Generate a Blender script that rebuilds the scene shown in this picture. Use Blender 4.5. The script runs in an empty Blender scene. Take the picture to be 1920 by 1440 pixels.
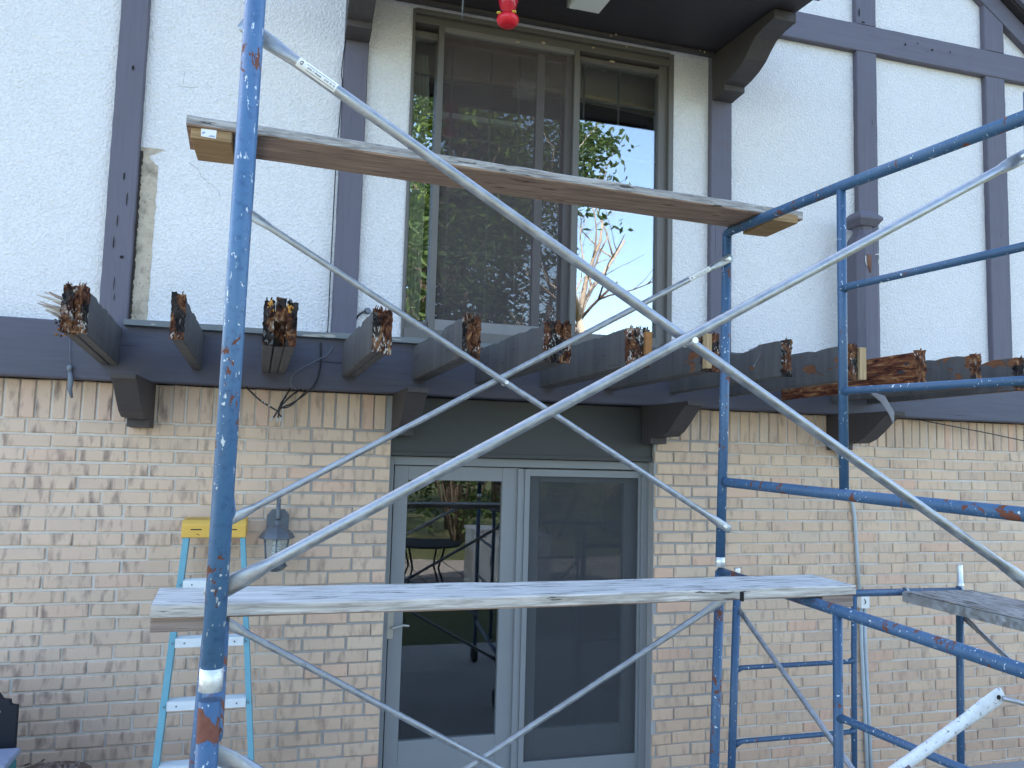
import bpy, math, random
from mathutils import Vector, Matrix, noise as mnoise
random.seed(7)
scene = bpy.context.scene
C = scene.collection
rad = math.radians

# ------------------------------------------------------------------ camera
YAW, PIT, ROL, FPX = rad(15.776), rad(5.052), rad(1.565), 1474.6
fw = Vector((math.sin(YAW)*math.cos(PIT), math.cos(YAW)*math.cos(PIT), math.sin(PIT)))
r0 = Vector((math.cos(YAW), -math.sin(YAW), 0)); u0 = r0.cross(fw)
rt = r0*math.cos(ROL) + u0*math.sin(ROL); up = -r0*math.sin(ROL) + u0*math.cos(ROL)
cam_d = bpy.data.cameras.new('camera'); cam = bpy.data.objects.new('camera', cam_d); C.objects.link(cam)
cam.matrix_world = Matrix(((rt.x, up.x, -fw.x, 0), (rt.y, up.y, -fw.y, 0), (rt.z, up.z, -fw.z, 0), (0, 0, 0, 1)))
cam_d.sensor_width = 36; cam_d.lens = 36*FPX/1920; cam_d.clip_start = .05; cam_d.clip_end = 500
scene.camera = cam
# ------------------------------------------------------------------ sky, sun, exposure
SUN_EL, SUN_AZ = rad(41), rad(-14)      # the sun stands behind the house: the facade is in open shade
w = bpy.data.worlds.new('World'); scene.world = w; w.use_nodes = True
wn = w.node_tree.nodes; wl = w.node_tree.links
sky = wn.new('ShaderNodeTexSky'); sky.sky_type = 'NISHITA'; sky.sun_disc = False
sky.sun_elevation = SUN_EL; sky.sun_rotation = SUN_AZ; sky.air_density = 1.0; sky.dust_density = 2.0; sky.ozone_density = 1.0
wl.new(sky.outputs[0], wn['Background'].inputs[0]); wn['Background'].inputs[1].default_value = .15
sl = bpy.data.lights.new('sun', 'SUN'); sl.energy = 4.5; sl.angle = rad(.5); sl.color = (1, .95, .87)
so = bpy.data.objects.new('sun', sl); C.objects.link(so)
sd = Vector((math.sin(SUN_AZ)*math.cos(SUN_EL), math.cos(SUN_AZ)*math.cos(SUN_EL), math.sin(SUN_EL)))
so.rotation_euler = sd.to_track_quat('Z', 'Y').to_euler(); so.location = (0, 10, 20)
vs = scene.view_settings; vs.view_transform = 'Standard'; vs.look = 'None'; vs.gamma = 1; vs.exposure = 2.55
scene.cycles.max_bounces = 10; scene.cycles.transparent_max_bounces = 16

# ------------------------------------------------------------------ node helper and materials
class N:
    def __init__(s, name, rough=.7, metal=0., spec=.4):
        s.m = bpy.data.materials.new(name); s.m.use_nodes = True; s.t = s.m.node_tree
        s.b = s.t.nodes['Principled BSDF']; s.out = s.t.nodes['Material Output']
        s.b.inputs['Roughness'].default_value = rough; s.b.inputs['Metallic'].default_value = metal
        s.b.inputs['Specular IOR Level'].default_value = spec
        s.tc = s.t.nodes.new('ShaderNodeTexCoord'); s.geo = s.t.nodes.new('ShaderNodeNewGeometry')
    def nd(s, t): return s.t.nodes.new(t)
    def ln(s, a, b): s.t.links.new(a, b)
    def setv(s, inp, v):
        if hasattr(v, 'is_linked') or hasattr(v, 'links'): s.ln(v, inp)
        elif isinstance(v, (tuple, list)) and len(v) == 3 and inp.type == 'RGBA': inp.default_value = (*v, 1)
        else: inp.default_value = v
    def vec(s, scale=(1, 1, 1), rot=(0, 0, 0), src=None):
        m = s.nd('ShaderNodeMapping'); m.inputs['Scale'].default_value = scale; m.inputs['Rotation'].default_value = rot
        s.ln(src or s.tc.outputs['Object'], m.inputs[0]); return m.outputs[0]
    def noise(s, scale, detail=4, rough=.55, vec=None, dist=0.):
        n = s.nd('ShaderNodeTexNoise'); n.inputs['Scale'].default_value = scale; n.inputs['Detail'].default_value = detail
        n.inputs['Roughness'].default_value = rough; n.inputs['Distortion'].default_value = dist
        s.ln(vec or s.tc.outputs['Object'], n.inputs['Vector']); return n.outputs['Fac']
    def voro(s, scale, vec=None, feature='F1', rnd=1.):
        n = s.nd('ShaderNodeTexVoronoi'); n.inputs['Scale'].default_value = scale; n.feature = feature
        n.inputs['Randomness'].default_value = rnd
        s.ln(vec or s.tc.outputs['Object'], n.inputs['Vector']); return n.outputs['Distance']
    def ramp(s, fac, *stops):
        n = s.nd('ShaderNodeValToRGB'); e = n.color_ramp.elements
        while len(e) < len(stops): e.new(.5)
        for k, (p, c) in enumerate(stops):
            e[k].position = p; e[k].color = (c, c, c, 1) if isinstance(c, (int, float)) else (*c, 1)
        s.ln(fac, n.inputs[0]); return n.outputs[0]
    def step(s, fac, a, b): return s.ramp(fac, (a, 0.), (b, 1.))
    def mix(s, fac, a, b, mode='MIX'):
        n = s.nd('ShaderNodeMix'); n.data_type = 'RGBA'; n.blend_type = mode
        s.setv(n.inputs[0], fac); s.setv(n.inputs[6], a); s.setv(n.inputs[7], b); return n.outputs[2]
    def math(s, op, a, b=0.):
        n = s.nd('ShaderNodeMath'); n.operation = op; s.setv(n.inputs[0], a); s.setv(n.inputs[1], b); return n.outputs[0]
    def sep(s, src=None):
        n = s.nd('ShaderNodeSeparateXYZ'); s.ln(src or s.tc.outputs['Object'], n.inputs[0]); return n.outputs
    def bump(s, h, strength=.3, dist=.01, normal=None):
        n = s.nd('ShaderNodeBump'); n.inputs['Strength'].default_value = strength; n.inputs['Distance'].default_value = dist
        s.ln(h, n.inputs['Height'])
        if normal: s.ln(normal, n.inputs['Normal'])
        return n.outputs[0]
    def done(s, color=None, normal=None, rough=None):
        if color is not None: s.setv(s.b.inputs['Base Color'], color)
        if normal is not None: s.ln(normal, s.b.inputs['Normal'])
        if rough is not None: s.setv(s.b.inputs['Roughness'], rough)
        return s.m

def plain(name, col, rough=.6, metal=0., var=.12, scale=14, bump=.12):
    n = N(name, rough, metal); f = n.noise(scale, 5)
    c = n.mix(f, tuple(v*(1-var) for v in col), tuple(min(1, v*(1+var)) for v in col))
    return n.done(c, n.bump(n.noise(scale*6, 4), bump, .003))

def m_stucco():
    n = N('stucco', .9, 0, .2)
    big = n.noise(1.3, 3); med = n.noise(9, 4)
    c = n.mix(n.step(big, .35, .7), (.79, .765, .765), (.755, .73, .73))
    c = n.mix(n.math('MULTIPLY', n.step(med, .5, .8), .3), c, (.66, .645, .60))
    pits = n.step(n.noise(75, 3, .6), .35, .62)
    c = n.mix(n.math('MULTIPLY', n.math('SUBTRACT', 1., pits), .24), c, (.38, .40, .43))
    h = n.math('ADD', n.noise(95, 4, .65), n.math('MULTIPLY', n.voro(62), .7))
    return n.done(c, n.bump(h, 1.0, .009))
def m_bare():
    n = N('bare_stucco', .95, 0, .1); f = n.noise(18, 6, .65)
    c = n.mix(f, (.36, .295, .22), (.58, .50, .405)); c = n.mix(n.step(n.noise(6, 5, .65), .5, .68), c, (.24, .205, .16))
    c = n.mix(n.step(n.noise(60, 4, .7), .6, .72), c, (.13, .11, .085))
    return n.done(c, n.bump(n.noise(80, 5), .8, .006))
def m_timber(name, col, chips=.70, axis=2, chipcol=(.16, .085, .05)):
    n = N(name, .62, 0, .3)
    sc = [38, 38, 38]; sc[axis] = 2.2
    g = n.noise(1, 6, .6, n.vec(tuple(sc)), .4)
    c = n.mix(g, tuple(v*.78 for v in col), tuple(v*1.18 for v in col))
    sc2 = [22, 22, 22]; sc2[axis] = 5
    ck = n.step(n.noise(1, 5, .6, n.vec(tuple(sc2))), chips, chips+.035)
    c = n.mix(ck, c, chipcol)
    sc3 = [60, 60, 60]; sc3[axis] = 1.6
    crack = n.step(n.noise(1, 3, .5, n.vec(tuple(sc3))), .69, .73)
    c = n.mix(n.math('MULTIPLY', crack, .8), c, tuple(v*.25 for v in col))
    h = n.math('SUBTRACT', g, n.math('MULTIPLY', n.math('ADD', ck, crack), .8))
    return n.done(c, n.bump(h, .45, .006))
def m_joist():
    # charcoal paint worn to grey in vertical runs, rotting brown near the sawn end and along the top
    n = N('worn_joist_paint', .75, 0, .25)
    st = n.noise(1, 5, .6, n.vec((30, 14, 1.8)))
    c = n.mix(st, (.045, .043, .045), (.150, .145, .142))
    gr = n.noise(1, 5, .6, n.vec((40, 2.5, 40)))
    c = n.mix(n.step(gr, .62, .75), c, (.035, .033, .035))
    rot = n.noise(1, 5, .6, n.vec((9, 5, 9)))
    x, y, z = n.sep()
    right = n.ramp(x, (.0, 0.), (1., 1.)); xx = n.math('MULTIPLY', n.math('SUBTRACT', x, 1.9), .10)
    xx = n.math('MINIMUM', n.math('MAXIMUM', xx, 0.), .11)
    near = n.math('MULTIPLY', n.math('SUBTRACT', 3.82, y), .35)
    near = n.math('MINIMUM', n.math('MAXIMUM', near, -.05), .09)
    hi = n.math('MULTIPLY', n.math('SUBTRACT', z, .56), .35)
    v = n.math('ADD', n.math('ADD', rot, near), n.math('ADD', xx, hi))
    k = n.step(v, .665, .69)
    br = n.mix(n.noise(1, 5, .7, n.vec((60, 9, 60))), (.06, .02, .012), (.30, .13, .06))
    c = n.mix(k, c, br)
    h = n.math('SUBTRACT', n.math('MULTIPLY', gr, .5), k)
    return n.done(c, n.bump(h, .6, .01))
def m_rot():
    n = N('rotten_wood', .95, 0, .1)
    f = n.noise(1, 6, .68, n.vec((30, 22, 19)), .8)
    c = n.ramp(f, (.33, (.014, .009, .009)), (.44, (.06, .026, .018)), (.54, (.15, .065, .034)), (.63, (.27, .145, .07)), (.74, (.40, .29, .17)))
    big = n.noise(1, 3, .5, n.vec((11, 3, 8)))
    c = n.mix(n.step(big, .50, .56), c, n.ramp(f, (.4, (.012, .011, .012)), (.6, (.05, .043, .04))))
    fib = n.math('MULTIPLY', n.step(n.noise(1, 4, .6, n.vec((70, 20, 26)), 1.2), .56, .60), n.step(n.noise(1, 2, .5, n.vec((7, 2, 9))), .50, .60))
    c = n.mix(fib, c, (.52, .49, .45))
    return n.done(c, n.bump(n.noise(1, 5, .65, n.vec((90, 60, 60))), .9, .008))
def m_rotface():
    n = N('rotten_face', .95, 0, .1); f = n.noise(1, 6, .68, n.vec((34, 7, 42)), .7)
    c = n.ramp(f, (.30, (.016, .010, .010)), (.42, (.075, .026, .017)), (.53, (.19, .07, .035)), (.63, (.33, .17, .075)), (.74, (.52, .38, .2)))
    k = n.step(n.noise(1, 4, .6, n.vec((6, 4, 8))), .60, .63); c = n.mix(k, c, (.05, .052, .06))
    return n.done(c, n.bump(f, 1., .015))
def m_brick():
    n = N('brick', .92, 0, .2); r = n.geo.outputs['Random Per Island']
    x, y, z = n.sep()
    c = n.ramp(r, (.0, (.60, .425, .295)), (.2, (.66, .48, .335)), (.4, (.62, .44, .31)), (.55, (.55, .40, .29)), (.7, (.67, .49, .345)), (.84, (.60, .455, .335)), (.97, (.65, .42, .295)))
    lf = n.math('MINIMUM', n.math('MAXIMUM', n.math('MULTIPLY', n.math('SUBTRACT', 1.2, x), .45), 0.), 1.)
    c = n.mix(n.math('MULTIPLY', lf, .55), c, (.57, .435, .35))
    cm = n.nd('ShaderNodeCombineXYZ'); n.ln(n.math('MULTIPLY', r, 37.), cm.inputs[1]); 
    va = n.nd('ShaderNodeVectorMath'); va.operation = 'ADD'; n.ln(n.vec((24, 1, 7)), va.inputs[0]); n.ln(cm.outputs[0], va.inputs[1])
    sm = n.step(n.noise(1, 3, .5, va.outputs[0]), .52, .74)
    c = n.mix(n.math('MULTIPLY', sm, n.math('ADD', .42, n.math('MULTIPLY', lf, .36))), c, (.15, .11, .10))
    c = n.mix(n.math('MULTIPLY', n.step(n.noise(55, 4, .6), .55, .8), .35), c, (.55, .47, .38))
    low = n.step(n.math('SUBTRACT', -1.15, z), 0., .9)
    c = n.mix(n.math('MULTIPLY', low, .35), c, (.36, .20, .12))
    c = n.mix(n.math('MULTIPLY', n.step(n.noise(2.2, 4), .5, .7), .22), c, (.24, .19, .165))
    return n.done(c, n.bump(n.noise(90, 5, .65), .5, .004))
def m_mortar():
    n = N('mortar', .95, 0, .1); f = n.noise(30, 5)
    x, y, z = n.sep()
    c = n.mix(f, (.52, .475, .425), (.68, .63, .57))
    d = n.math('ABSOLUTE', n.math('SUBTRACT', x, 1.5)); k = n.math('ADD', n.step(n.math('SUBTRACT', 1.55, d), 0., .15), n.math('MULTIPLY', n.math('SUBTRACT', n.noise(3, 3), .5), .8))
    c = n.mix(k, c, (.35, .34, .33))
    return n.done(c, n.bump(n.noise(120, 5), .8, .005))
def m_blue(name='blue_scaffold_paint', rust=.615, white=.63, t=1.):
    n = N(name, .48, 0, .45)
    x, y, z = n.sep()
    c = n.mix(n.noise(5, 5, .6), (.038*t, .105*t, .215*t), (.082*t, .180*t, .315*t))
    c = n.mix(n.step(n.noise(60, 5, .7), .52, .8), c, (.02, .055, .14))
    wh = n.math('ADD', n.step(n.noise(1, 4, .65, n.vec((95, 95, 38))), white, white+.03), n.step(n.noise(58, 2, .4), .715, .73))
    c = n.mix(wh, c, (.55, .60, .63))
    rn = n.noise(1, 6, .66, n.vec((17, 17, 12)), .5); k = n.step(rn, rust, rust+.012)
    rc = n.mix(n.noise(70, 4), (.10, .032, .02), (.21, .075, .04))
    c = n.mix(k, c, rc)
    h = n.math('SUBTRACT', n.math('MULTIPLY', wh, .4), k)
    rg = n.mix(k, (.42, .42, .42), (.9, .9, .9))
    return n.done(c, n.bump(h, .5, .003), rg)
def m_galv(name='galvanised_steel', a=(.22, .23, .245), b=(.46, .48, .50), rough=.38):
    n = N(name, rough, .75, .5)
    v = n.noise(24, 5, .6); c = n.mix(v, a, b)
    c = n.mix(n.math('MULTIPLY', n.step(n.noise(1, 5, .7, n.vec((50, 50, 110))), .56, .75), .6), c, (.16, .15, .15))
    c = n.mix(n.step(n.noise(16, 5, .7), .72, .76), c, (.17, .09, .055))
    n.setv(n.b.inputs['Metallic'], n.math('ADD', .25, n.math('MULTIPLY', n.step(n.noise(30, 4), .3, .6), .7)))
    return n.done(c, n.bump(n.noise(60, 5), .3, .003), n.mix(v, (.30, .30, .30), (.52, .52, .52)))
def m_wood(name, a, b, dark=.5, axis=0, cracks=.66, rough=.85):
    n = N(name, rough, 0, .2)
    sc = [34, 34, 34]; sc[axis] = 1.9
    warp = n.noise(1.2, 3)
    g = n.step(n.noise(1, 7, .65, n.vec(tuple(sc)), 1.6), .28, .72)
    c = n.mix(g, a, b)
    sc2 = [110, 110, 110]; sc2[axis] = 5
    f = n.noise(1, 4, .6, n.vec(tuple(sc2)), .6)
    c = n.mix(n.math('MULTIPLY', n.step(f, .46, .66), .65), c, tuple(v*.55 for v in a))
    sc3 = [45, 45, 45]; sc3[axis] = 5
    ck = n.step(n.noise(1, 4, .6, n.vec(tuple(sc3))), cracks, cracks+.03)
    c = n.mix(n.math('MULTIPLY', ck, .85), c, tuple(v*.22 for v in a))
    c = n.mix(n.math('MULTIPLY', n.step(n.noise(4, 4), .5, .75), dark), c, tuple(v*.6 for v in a))
    sc4 = [11, 11, 11]; sc4[axis] = 4.2; kn = n.math('SUBTRACT', 1., n.step(n.voro(1, n.vec(tuple(sc4))), .07, .15)); c = n.mix(n.math('MULTIPLY', kn, .6), c, tuple(v*.35 for v in a))
    h = n.math('SUBTRACT', n.math('ADD', g, n.math('MULTIPLY', f, .4)), ck)
    return n.done(c, n.bump(h, .55, .005))
def m_smear():
    n = N('paint_smeared_steel', .6, .1, .4); v = n.noise(34, 6, .7)
    c = n.mix(v, (.40, .42, .45), (.74, .76, .77)); c = n.mix(n.step(n.noise(75, 4, .7), .58, .66), c, (.24, .24, .26)); c = n.mix(n.step(n.noise(20, 5, .7), .62, .64), c, (.11, .09, .10))
    return n.done(c, n.bump(v, .6, .003))
def m_glass(name, refl, tint=(.9, .93, .92)):
    n = N(name); t = n.t
    gl = n.nd('ShaderNodeBsdfGlossy'); gl.inputs['Roughness'].default_value = 0.0; gl.inputs['Color'].default_value = (.96, .98, 1, 1)
    tr = n.nd('ShaderNodeBsdfTransparent'); tr.inputs['Color'].default_value = (*tint, 1)
    lw = n.nd('ShaderNodeLayerWeight'); lw.inputs['Blend'].default_value = .25
    f = n.math('MINIMUM', n.math('ADD', refl, n.math('MULTIPLY', lw.outputs['Fresnel'], .35)), .9)
    bp = n.bump(n.noise(1.6, 2), .012, .05); n.ln(bp, gl.inputs['Normal'])
    mx = n.nd('ShaderNodeMixShader'); n.ln(f, mx.inputs[0]); n.ln(tr.outputs[0], mx.inputs[1]); n.ln(gl.outputs[0], mx.inputs[2])
    n.ln(mx.outputs[0], n.out.inputs[0]); return n.m
def m_screen(name, col, through):
    n = N(name)
    df = n.nd('ShaderNodeBsdfDiffuse'); tr = n.nd('ShaderNodeBsdfTransparent')
    streak = n.noise(1, 4, .6, n.vec((60, 1, 2))); c = n.mix(streak, tuple(v*.8 for v in col), tuple(v*1.25 for v in col)); n.ln(c, df.inputs[0])
    mx = n.nd('ShaderNodeMixShader'); n.setv(mx.inputs[0], through); n.ln(df.outputs[0], mx.inputs[1]); n.ln(tr.outputs[0], mx.inputs[2])
    n.ln(mx.outputs[0], n.out.inputs[0]); return n.m
def m_leaf(name, a, b):
    n = N(name, .55, 0, .4)
    c = n.mix(n.geo.outputs['Random Per Island'], a, b)
    n.b.inputs['Subsurface Weight'].default_value = 0
    tl = n.nd('ShaderNodeBsdfTranslucent'); n.ln(c, tl.inputs[0]); n.done(c)
    mx = n.nd('ShaderNodeMixShader'); mx.inputs[0].default_value = .35
    n.ln(n.b.outputs[0], mx.inputs[1]); n.ln(tl.outputs[0], mx.inputs[2]); n.ln(mx.outputs[0], n.out.inputs[0]); return n.m
def m_bark(name, a, b):
    n = N(name, .9, 0, .2); f = n.noise(1, 6, .65, n.vec((14, 14, 3)), .5)
    return n.done(n.mix(f, a, b), n.bump(f, .8, .03))
def m_lawn():
    n = N('lawn', .9, 0, .2); f = n.noise(7, 6, .65); g = n.noise(.5, 3)
    c = n.mix(f, (.045, .060, .022), (.10, .115, .05)); c = n.mix(n.math('MULTIPLY', n.step(g, .45, .7), .5), c, (.17, .15, .075))
    return n.done(c, n.bump(n.noise(60, 4), .9, .03))
def m_concrete(name='concrete', col=(.34, .33, .31)):
    n = N(name, .9, 0, .2); f = n.noise(3, 6); c = n.mix(f, tuple(v*.75 for v in col), tuple(v*1.12 for v in col))
    return n.done(c, n.bump(n.noise(70, 5), .4, .005))
def m_thin_glass(name, col, through=.5):
    n = N(name, .08, 0, .6); n.done(n.mix(n.noise(8), tuple(v*.9 for v in col), col))
    tr = n.nd('ShaderNodeBsdfTransparent'); tr.inputs[0].default_value = (*col, 1)
    mx = n.nd('ShaderNodeMixShader'); mx.inputs[0].default_value = through
    n.ln(n.b.outputs[0], mx.inputs[1]); n.ln(tr.outputs[0], mx.inputs[2]); n.ln(mx.outputs[0], n.out.inputs[0]); return n.m

M = dict(
    stucco=m_stucco(), bare=m_bare(), mortar=m_mortar(), brick=m_brick(),
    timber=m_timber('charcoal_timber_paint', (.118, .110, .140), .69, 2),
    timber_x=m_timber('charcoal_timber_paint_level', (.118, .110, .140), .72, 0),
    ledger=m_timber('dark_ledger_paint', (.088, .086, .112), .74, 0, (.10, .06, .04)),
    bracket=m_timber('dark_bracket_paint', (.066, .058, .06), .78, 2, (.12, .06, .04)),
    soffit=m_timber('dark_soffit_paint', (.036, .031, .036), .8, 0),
    cap=m_timber('weathered_cap_paint', (.15, .16, .16), .6, 0, (.36, .33, .28)),
    joist=m_joist(), rot=m_rot(), rotface=m_rotface(), pale=m_wood('split_pale_wood', (.34, .22, .11), (.58, .43, .26), .2, 2, .7),
    frame=plain('taupe_window_paint', (.122, .111, .102), .5, 0, .1, 6, .08), door=plain('grey_door_paint', (.205, .21, .215), .45, 0, .06, 5, .05),
    lintel=plain('dark_lintel_paint', (.046, .046, .045), .55, 0, .12, 5, .1),
    wglass=m_glass('window_glass', .20), dglass=m_glass('door_glass', .06),
    wscreen=m_screen('brown_window_screen', (.105, .088, .088), .47), dscreen=m_screen('dark_door_screen', (.070, .073, .078), .40),
    blue=m_blue(), blue4=m_blue('mid_blue_scaffold_paint', .60, .65, .72), blue2=m_blue('dark_blue_scaffold_paint', .65, .66, .62), blue3=m_blue('rusted_blue_scaffold_paint', .575, .65, .72),
    galv=m_galv(), galvw=m_smear(), pin=m_galv('bright_coupling_steel', (.6, .6, .58), (.85, .85, .82), .3),
    plank=m_wood('weathered_plank', (.42, .41, .385), (.80, .78, .74), .25, 0, .60), plankedge=m_wood('plank_edge', (.33, .285, .24), (.74, .69, .62), .3, 0, .63),
    under=m_wood('plank_underside', (.24, .16, .12), (.50, .36, .275), .4, 0, .64), cleat=m_wood('raw_cleat_wood', (.30, .185, .09), (.44, .29, .155), .2, 0, .75),
    greyplank=m_wood('grey_plank_edge', (.19, .175, .165), (.56, .53, .50), .35, 0, .62),
    cleat2=m_wood('pink_cleat_wood', (.26, .19, .155), (.38, .30, .25), .3, 0, .75),
    ply=m_wood('flaking_plywood', (.26, .22, .19), (.52, .49, .45), .5, 1, .56), alu=m_galv('aluminium', (.45, .47, .48), (.6, .62, .63), .5),
    cyan=plain('cyan_fibreglass', (.12, .30, .36), .5, 0, .25, 9, .15), yellow=plain('yellow_plastic', (.66, .40, .08), .5, 0, .12, 12, .1),
    stepalu=plain('pale_aluminium_step', (.62, .66, .68), .5, .2, .15, 18, .2), black=plain('black_mark', (.015, .015, .017), .5),
    lantern=plain('grey_lantern_metal', (.12, .135, .155), .45, .3, .2, 20, .15), lglass=m_thin_glass('lantern_glass', (.75, .80, .82), .85), bulb=plain('white_bulb', (.82, .80, .74), .35),
    cable=plain('black_cable', (.018, .018, .02), .5), greycable=plain('grey_cable', (.14, .16, .19), .5), wirecopper=plain('connector_metal', (.55, .53, .5), .35, .6),
    conduit=plain('grey_conduit_paint', (.42, .47, .50), .5, 0, .1, 12, .1),
    red=plain('red_plastic', (.62, .015, .03), .3, 0, .15, 10, .05), redglass=m_thin_glass('red_glass', (.75, .03, .07), .45), yflower=plain('yellow_flower', (.75, .55, .08), .5),
    whiteplastic=plain('white_plastic', (.72, .72, .69), .45, 0, .06), paper=plain('white_label', (.78, .78, .75), .6, 0, .06), ink=plain('label_ink', (.12, .12, .14), .7),
    navy=plain('black_metal', (.004, .006, .013), .7, 0, .2, 10), teal=plain('teal_plastic', (.03, .16, .17), .5, 0, .5, 25), bluegrey=plain('blue_grey_paint', (.22, .25, .34), .6, 0, .3, 25),
    leafdry=plain('dry_leaf', (.17, .125, .10), .9, 0, .5, 40), peel=plain('peeling_paint', (.26, .26, .30), .8, 0, .2, 20),
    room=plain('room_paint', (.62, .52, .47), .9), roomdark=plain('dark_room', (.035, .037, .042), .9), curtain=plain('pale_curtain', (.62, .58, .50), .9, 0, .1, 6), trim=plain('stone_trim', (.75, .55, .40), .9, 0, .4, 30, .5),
    leaf1=m_leaf('leaf_green', (.03, .065, .02), (.085, .13, .04)), leaf2=m_leaf('leaf_bright', (.06, .13, .02), (.17, .25, .05)), leaf3=m_leaf('leaf_dark', (.025, .055, .02), (.07, .11, .035)),
    bark=m_bark('bark', (.06, .045, .035), (.17, .13, .10)), deadbark=m_bark('bare_wood', (.26, .20, .16), (.46, .38, .32)),
    lawn=m_lawn(), concrete=m_concrete('concrete', (.36, .35, .335)), pavers=m_concrete('paver_stone', (.27, .24, .22)), roof=plain('roof_shingle', (.08, .07, .065), .9, 0, .3, 12, .5), rubber=plain('black_rubber', (.02, .02, .02), .7),
    chalk=plain('white_paint_fleck', (.74, .74, .72), .8), hole=plain('dark_hole', (.01, .009, .009), .9), tan=plain('tan_chip', (.52, .38, .26), .85, 0, .3, 60, .4),
)

# ------------------------------------------------------------------ mesh helper
class MB:
    def __init__(s): s.v = []; s.f = []; s.m = []; s.sm = []
    def add(s, vs_, fs, mi=0, smooth=False):
        o = len(s.v); s.v += [tuple(p) for p in vs_]
        for f in fs: s.f.append(tuple(i+o for i in f)); s.m.append(mi); s.sm.append(smooth)
        return s
    def box(s, x0, x1, y0, y1, z0, z1, mi=0):
        return s.add([(x0, y0, z0), (x1, y0, z0), (x1, y1, z0), (x0, y1, z0), (x0, y0, z1), (x1, y0, z1), (x1, y1, z1), (x0, y1, z1)],
                     [(0, 3, 2, 1), (4, 5, 6, 7), (0, 1, 5, 4), (1, 2, 6, 5), (2, 3, 7, 6), (3, 0, 4, 7)], mi)
    def hexa(s, p, mi=0):   # eight corners, order as in box
        return s.add(p, [(0, 3, 2, 1), (4, 5, 6, 7), (0, 1, 5, 4), (1, 2, 6, 5), (2, 3, 7, 6), (3, 0, 4, 7)], mi)
    def prism(s, poly, a0, a1, axis, mi=0, smooth=False):   # polygon in the two other axes, extruded along axis
        def P(u, v, a): return (a, u, v) if axis == 0 else (u, a, v) if axis == 1 else (u, v, a)
        n = len(poly); vs_ = [P(u, v, a0) for u, v in poly]+[P(u, v, a1) for u, v in poly]
        s.add(vs_, [tuple(range(n-1, -1, -1)), tuple(range(n, 2*n))], mi)
        o = len(s.v)-2*n
        for k in range(n):
            j = (k+1) % n; s.f.append((o+k, o+j, o+n+j, o+n+k)); s.m.append(mi); s.sm.append(smooth)
        return s
    def sweep(s, pts, r, n=16, ref=(0, 1, 0), mi=0, cap=True, smooth=True):
        pts = [Vector(p) for p in pts]; k = len(pts); rr = r if isinstance(r, list) else [r]*k; rings = []
        for i, p in enumerate(pts):
            t = (pts[min(i+1, k-1)]-pts[max(i-1, 0)]).normalized(); b = Vector(ref)
            b = b-t*b.dot(t)
            if b.length < 1e-3: b = t.orthogonal()
            b.normalize(); a = t.cross(b); q = rr[i]; ra, rb = q if isinstance(q, tuple) else (q, q)
            rings.append([p+a*ra*math.cos(2*math.pi*j/n)+b*rb*math.sin(2*math.pi*j/n) for j in range(n)])
        fs = [(i*n+j, i*n+(j+1) % n, (i+1)*n+(j+1) % n, (i+1)*n+j) for i in range(k-1) for j in range(n)]
        s.add([q for ring in rings for q in ring], fs, mi, smooth)
        if cap:
            o = len(s.v)-k*n
            s.f += [tuple(o+j for j in range(n-1, -1, -1)), tuple(o+(k-1)*n+j for j in range(n))]; s.m += [mi, mi]; s.sm += [False, False]
        return s
    def lathe(s, prof, c, n=20, mi=0, smooth=True):
        fs = []; vs_ = []; k = len(prof)
        for r_, z in prof: vs_ += [(c[0]+r_*math.cos(2*math.pi*j/n), c[1]+r_*math.sin(2*math.pi*j/n), c[2]+z) for j in range(n)]
        for i in range(k-1): fs += [(i*n+j, i*n+(j+1) % n, (i+1)*n+(j+1) % n, (i+1)*n+j) for j in range(n)]
        s.add(vs_, fs, mi, smooth); o = len(s.v)-k*n
        s.f += [tuple(o+j for j in range(n-1, -1, -1)), tuple(o+(k-1)*n+j for j in range(n))]; s.m += [mi, mi]; s.sm += [False, False]
        return s
    def ball(s, c, r, mi=0, n=10):
        r = r if isinstance(r, tuple) else (r, r, r)
        prof = [(math.sin(math.pi*i/n), -math.cos(math.pi*i/n)) for i in range(1, n)]
        o = len(s.v); s.lathe(prof, (0, 0, 0), n, mi)
        for i in range(o, len(s.v)): q = s.v[i]; s.v[i] = (c[0]+q[0]*r[0], c[1]+q[1]*r[1], c[2]+q[2]*r[2])
        return s
    def build(s, name, mats, parent=None, bevel=0., seg=2):
        me = bpy.data.meshes.new(name); me.from_pydata(s.v, [], s.f)
        for m in (mats if isinstance(mats, (list, tuple)) else [mats]): me.materials.append(m)
        me.polygons.foreach_set('material_index', s.m); me.polygons.foreach_set('use_smooth', s.sm); me.update()
        o = bpy.data.objects.new(name, me); C.objects.link(o)
        if parent is not None:
            o.parent = parent; o.matrix_parent_inverse = world_inv(parent)
        if bevel:
            b = o.modifiers.new('bevel', 'BEVEL'); b.width = bevel; b.segments = seg; b.limit_method = 'ANGLE'; b.angle_limit = rad(40)
        return o
def build_each(mb, name, mats, parent, bevel=0.):
    # one object for every separate piece collected in the helper
    par = list(range(len(mb.v)))
    def find(a):
        while par[a] != a: par[a] = par[par[a]]; a = par[a]
        return a
    for f in mb.f:
        for q in f[1:]: par[find(q)] = find(f[0])
    groups = {}
    for k, f in enumerate(mb.f): groups.setdefault(find(f[0]), []).append(k)
    out = []
    for ks in groups.values():
        n = MB(); idx = {}
        for k in ks:
            for q in mb.f[k]:
                if q not in idx: idx[q] = len(n.v); n.v.append(mb.v[q])
            n.f.append(tuple(idx[q] for q in mb.f[k])); n.m.append(mb.m[k]); n.sm.append(mb.sm[k])
        out.append(n.build(name, mats, parent, bevel))
    return out
def root_loc(p):
    while p.parent is not None: p = p.parent
    return Vector(p.location)
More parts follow.
